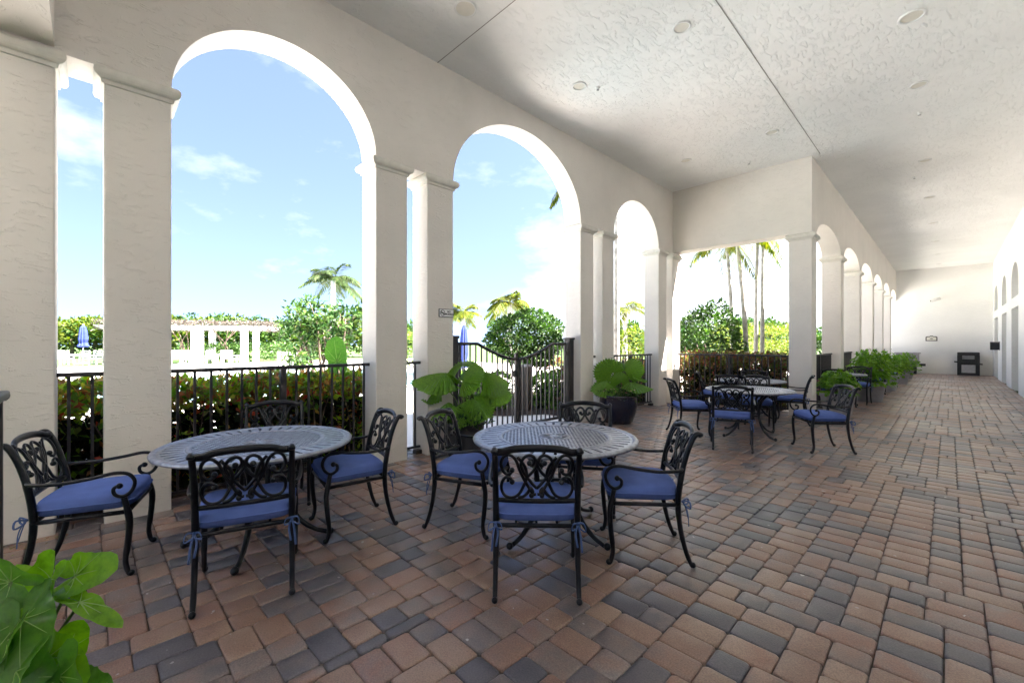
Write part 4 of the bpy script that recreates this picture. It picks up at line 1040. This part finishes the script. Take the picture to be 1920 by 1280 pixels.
ground_cover('ground_cover', 'small leafy plants filling the rim of the charcoal pot', (*PA, .40), .34, .24, 520)
PB = (-4.32, 7.02)
t = thing('plant_pot', 'large glossy navy blue glazed pot beside the gate post column', 'pot', (*PB, 0)); m = MB()
m.lathe([(.001, 0), (.24, 0), (.265, .03), (.325, .20), (.345, .33), (.335, .45), (.345, .47), (.365, .485), (.365, .52), (.33, .52), (.315, .45), (.001, .44)], 44); m.build('body', M['navy'], t)
m = MB(); m.lathe([(.001, .455), (.315, .452)], 24); m.build('soil', M['soil'], t)
fan_palm('fan_palm', 'fan palm with upright leaves in the navy glazed pot', (*PB, .45), [
    fl(-.12, .02, .46, -.15, .80, .55, .33, 1.3), fl(.13, -.06, .50, -.55, .45, .7, .34, 1.0), fl(.22, .08, .30, .10, .30, .95, .36, .25), fl(-.22, .08, .30, -.40, .45, .8, .31, .1),
    fl(.26, -.08, .42, .30, .05, .95, .30, .35), fl(.0, -.20, .60, .05, .35, .93, .30, .4), fl(.03, .10, .30, .15, .92, .3, .20, 1.2)], seed=9, upz=1.1, drp=.22)
ground_cover('flowering_plants', 'low pink flowering plants around the rim of the navy pot', (*PB, .45), .41, .22, 700, flowers=70, L=.06, W=.026)

def corridor_planter(loc, top, h, lab, labp, fr, fh, n, square=True, flowers=0, grp='grey planters along the corridor arcade'):
    t = thing('planter', lab, 'planter', loc, 0, grp); m = MB(); b = top*.76
    m.lathe([(.001, 0), (b, 0), (b*1.02, .03), (top*.96, h*.85), (top, h*.87), (top, h), (top*.9, h), (top*.88, h*.9), (.001, h*.9)], 40, power=4.5 if square else 2); m.build('body', M['greypot'], t)
    m = MB(); m.lathe([(.001, h*.92), (top*.86, h*.915)], 24, power=4.5 if square else 2); m.build('soil', M['soil'], t)
    t = thing('potted_plant', labp, 'plant', (loc[0], loc[1], h*.9), 0, 'leafy plants in the corridor planters'); m = MB(); s = MB()
    for _ in range(n):
        d = rv(); d.z = abs(d.z)*1.1-.12; q = R.random()**.4; p = Vector((d.x*fr*q, d.y*fr*q, .06+d.z*fh*q+(.1 if d.z > 0 else 0)))
        nn = (d+Vector((0, 0, .5))+rv()*.5); tip = (Vector((d.x, d.y, -.35))+rv()*.5)
        if abs(nn.normalized().dot(tip.normalized())) > .95: continue
        heart_leaf(m, p, nn, tip, R.uniform(.05, .085), R.uniform(.045, .07), .1, 5, 10)
        if R.random() < .12: s.tube([(0, 0, 0), p], .005, 4)
    m.build('foliage', M['planter_leaf'], t); s.build('stem', M['stem'], t)
    if flowers:
        m = MB()
        for _ in range(flowers):
            a = R.uniform(0, 2*PI); p = Vector((fr*.9*math.cos(a), fr*.9*math.sin(a), R.uniform(.05, fh*.7)))
            for k in range(5): a = 2*PI*k/5; m.leaf(p, Vector((math.cos(a), math.sin(a), .3)), Vector((0, 0, 1)), .055, .05, .1)
        m.build('flowers', M['petal'], t)
corridor_planter((-1.62, 11.05, 0), .29, .44, 'grey planter nearest the corner column, behind the rightmost chair', 'leafy plant with a pink bloom nearest the corner column', .36, .40, 420, flowers=7)
corridor_planter((-1.42, 14.25, 0), .31, .48, 'large square grey planter with the fullest bush', 'fullest bright green bush in the corridor row', .50, .78, 950)
corridor_planter((-1.40, 17.9, 0), .31, .48, 'third grey planter along the corridor', 'green bush in the third planter down the corridor', .43, .66, 620)
corridor_planter((-1.28, 21.3, 0), .27, .38, 'round pinkish planter, fourth along the corridor', 'plant in the fourth, round planter', .42, .6, 420, False, 4)
corridor_planter((-1.30, 24.6, 0), .27, .38, 'farthest grey planter, near the serving counter', 'plant in the farthest planter by the counter', .48, .62, 420, False)

# foreground plant at the lower left corner
FP = (-1.72, -.16)
t = thing('planter', 'planter just below the lower left corner holding broad leaved plant', 'planter', (*FP, 0), 0); m = MB()
m.lathe([(.001, 0), (.16, 0), (.20, .34), (.22, .35), (.22, .40), (.19, .40), (.18, .36), (.001, .36)], 32); m.build('body', M['greypot'], t)
m = MB(); m.lathe([(.001, .372), (.18, .37)], 20); m.build('soil', M['soil'], t)
t = thing('broad_leaf_plant', 'bright green broad leaved plant close by in the lower left corner', 'plant', (*FP, .37))
FGN = [0]
def fgl(u, v, tt, nrm, tip, L, W, lob=5):
    FGN[0] += 1
    c = at(u, v, tt)-Vector((*FP, .37)); n_ = Vector(d45(*nrm)); tp = Vector(d45(*tip))
    m = MB(); heart_leaf(m, c, n_, tp, L, W, .12, lob, 40, .012); lf = m.build('leaf', M['fgleaf' if FGN[0] in (1, 2, 3, 7, 10, 11) else 'darkleaf'], t)
    vn_ = MB(); leaf_veins(vn_, c, n_, tp, L, W, .12, .012)
    vn_.build('veins', M['vein'], lf)
    m = MB(); m.tube(crom([(0, 0, 0), (c.x*.5+R.uniform(-.02, .02), c.y*.5, c.z*.6), c], 6), [.007]*9+[.004]*4, 6); m.build('stalk', M['stem'], lf)
FGL = [(95, 1085, .00140, (-.1, .85, .45), (-.35, .1, -.9), .115, .10), (140, 1080, .00142, (.25, .7, .6), (.7, .1, .25), .105, .10), (150, 1128, .00136, (.1, .35, .95), (1, .2, -.25), .115, .045),
       (20, 1090, .00132, (-.5, .7, .4), (-.5, .2, .3), .10, .09), (40, 1160, .00128, (.2, .6, .75), (.6, .6, -.5), .125, .12), (12, 1200, .00124, (-.3, .8, .5), (-.2, .4, -.8), .12, .11),
       (85, 1235, .00128, (.3, .7, .6), (.9, .3, -.3), .11, .10), (110, 1268, .00124, (.1, .9, .3), (.3, .3, -.9), .12, .11), (30, 1258, .00120, (-.2, .8, .55), (-.1, .6, -.7), .12, .12),
       (60, 1120, .00150, (.0, .8, .6), (-.5, -.1, .5), .09, .09), (130, 1215, .00138, (.5, .6, .5), (.5, .3, .8), .085, .07), (-40, 1150, .00130, (-.2, .7, .6), (-.6, .2, -.3), .12, .11), (-30, 1250, .00122, (0, .8, .5), (-.3, .4, -.8), .13, .12),
       (60, 1290, .00122, (.1, .6, .8), (.4, .8, -.3), .12, .11), (150, 1310, .00126, (.4, .5, .7), (.9, .4, -.4), .11, .10)]
for a in FGL: fgl(*a)
# a little leaf litter at the foot of the leftmost column
lt = MB()
for _ in range(60): lt.leaf(Vector((-4.72+R.random()**2*.22, R.uniform(-.75, -.1), .006)), Vector((R.uniform(-1, 1), R.uniform(-1, 1), .1)), Vector((0, 0, 1)), R.uniform(.02, .05), .015, .2)
tag(lt.build('leaf_litter', M['croton_red']), 'dry leaf litter swept against the leftmost column', 'leaf litter', kind='stuff')

# ------------------------------------------------------------------ sky, sun, camera
w = bpy.data.worlds.new('World'); sc.world = w; w.use_nodes = True; nt = w.node_tree; L = nt.links.new
bg = nt.nodes['Background']; sky = nt.nodes.new('ShaderNodeTexSky'); sky.sky_type = 'NISHITA'; sky.sun_disc = False
SUN = Vector((.50, .35, 1.0)).normalized(); EL = math.asin(SUN.z); AZ = math.atan2(SUN.x, SUN.y)
sky.sun_elevation = EL; sky.sun_rotation = AZ; sky.air_density = .55; sky.dust_density = .2; sky.ozone_density = 1.5; sky.altitude = 0
tc = nt.nodes.new('ShaderNodeTexCoord')
lift = N(nt, 'ShaderNodeVectorMath', operation='ADD'); lift.inputs[1].default_value = (0, 0, .24); L(tc.outputs['Generated'], lift.inputs[0])
nrm = N(nt, 'ShaderNodeVectorMath', operation='NORMALIZE'); L(lift.outputs[0], nrm.inputs[0]); L(nrm.outputs[0], sky.inputs['Vector'])
tint = N(nt, 'ShaderNodeMix', data_type='RGBA', blend_type='MULTIPLY'); tint.inputs[0].default_value = 1; L(sky.outputs[0], tint.inputs[6]); tint.inputs[7].default_value = (1.38, 1.17, 1.03, 1)
mp = nt.nodes.new('ShaderNodeMapping'); mp.inputs['Scale'].default_value = (1, 1, 2.2); mp.inputs['Location'].default_value = (1.7, .2, .5); L(tc.outputs['Generated'], mp.inputs['Vector'])
cn = N(nt, 'ShaderNodeTexNoise', Scale=2.1, Detail=8, Roughness=.6); L(mp.outputs[0], cn.inputs['Vector'])
dt = N(nt, 'ShaderNodeVectorMath', operation='DOT_PRODUCT'); dt.inputs[1].default_value = (.2, .98, 0); L(tc.outputs['Generated'], dt.inputs[0])
d2 = N(nt, 'ShaderNodeMath', operation='SUBTRACT', use_clamp=True); d2.inputs[1].default_value = .49; L(dt.outputs['Value'], d2.inputs[0])
d3 = N(nt, 'ShaderNodeMath', operation='MULTIPLY_ADD'); d3.inputs[1].default_value = .75; L(d2.outputs[0], d3.inputs[0]); L(cn.outputs['Fac'], d3.inputs[2])
cr = ramp(nt, [(.50, (0, 0, 0)), (.80, (1, 1, 1))]); L(d3.outputs[0], cr.inputs[0])
mx = N(nt, 'ShaderNodeMix', data_type='RGBA'); L(cr.outputs[0], mx.inputs[0]); L(tint.outputs[2], mx.inputs[6]); mx.inputs[7].default_value = (3.3, 3.4, 3.55, 1)
L(mx.outputs[2], bg.inputs['Color']); bg.inputs['Strength'].default_value = .05
sl = bpy.data.lights.new('Sun', 'SUN'); sl.energy = 5; sl.angle = math.radians(.5); sl.color = (1, .94, .87)
so = bpy.data.objects.new('Sun', sl); COL.objects.link(so); so.rotation_euler = SUN.to_track_quat('Z', 'Y').to_euler()
cam = bpy.data.cameras.new('Camera'); cam.sensor_width = 36; cam.lens = 36*FH/1920; cam.shift_y = 5/1920; cam.clip_start = .05; cam.clip_end = 2000
ca = bpy.data.objects.new('Camera', cam); COL.objects.link(ca); ca.location = (0, 0, CH); ca.rotation_euler = (PI/2, 0, math.atan2(.7127, .7014)); sc.camera = ca
sc.view_settings.view_transform = 'Standard'; sc.view_settings.look = 'None'; sc.view_settings.gamma = 1; sc.view_settings.exposure = 3.72
sc.cycles.max_bounces = 12; sc.cycles.diffuse_bounces = 7; sc.cycles.glossy_bounces = 4; sc.cycles.transmission_bounces = 4; sc.cycles.transparent_max_bounces = 6
sc.cycles.use_denoising = True; sc.cycles.sample_clamp_indirect = 8; sc.cycles.caustics_reflective = False; sc.cycles.caustics_refractive = False
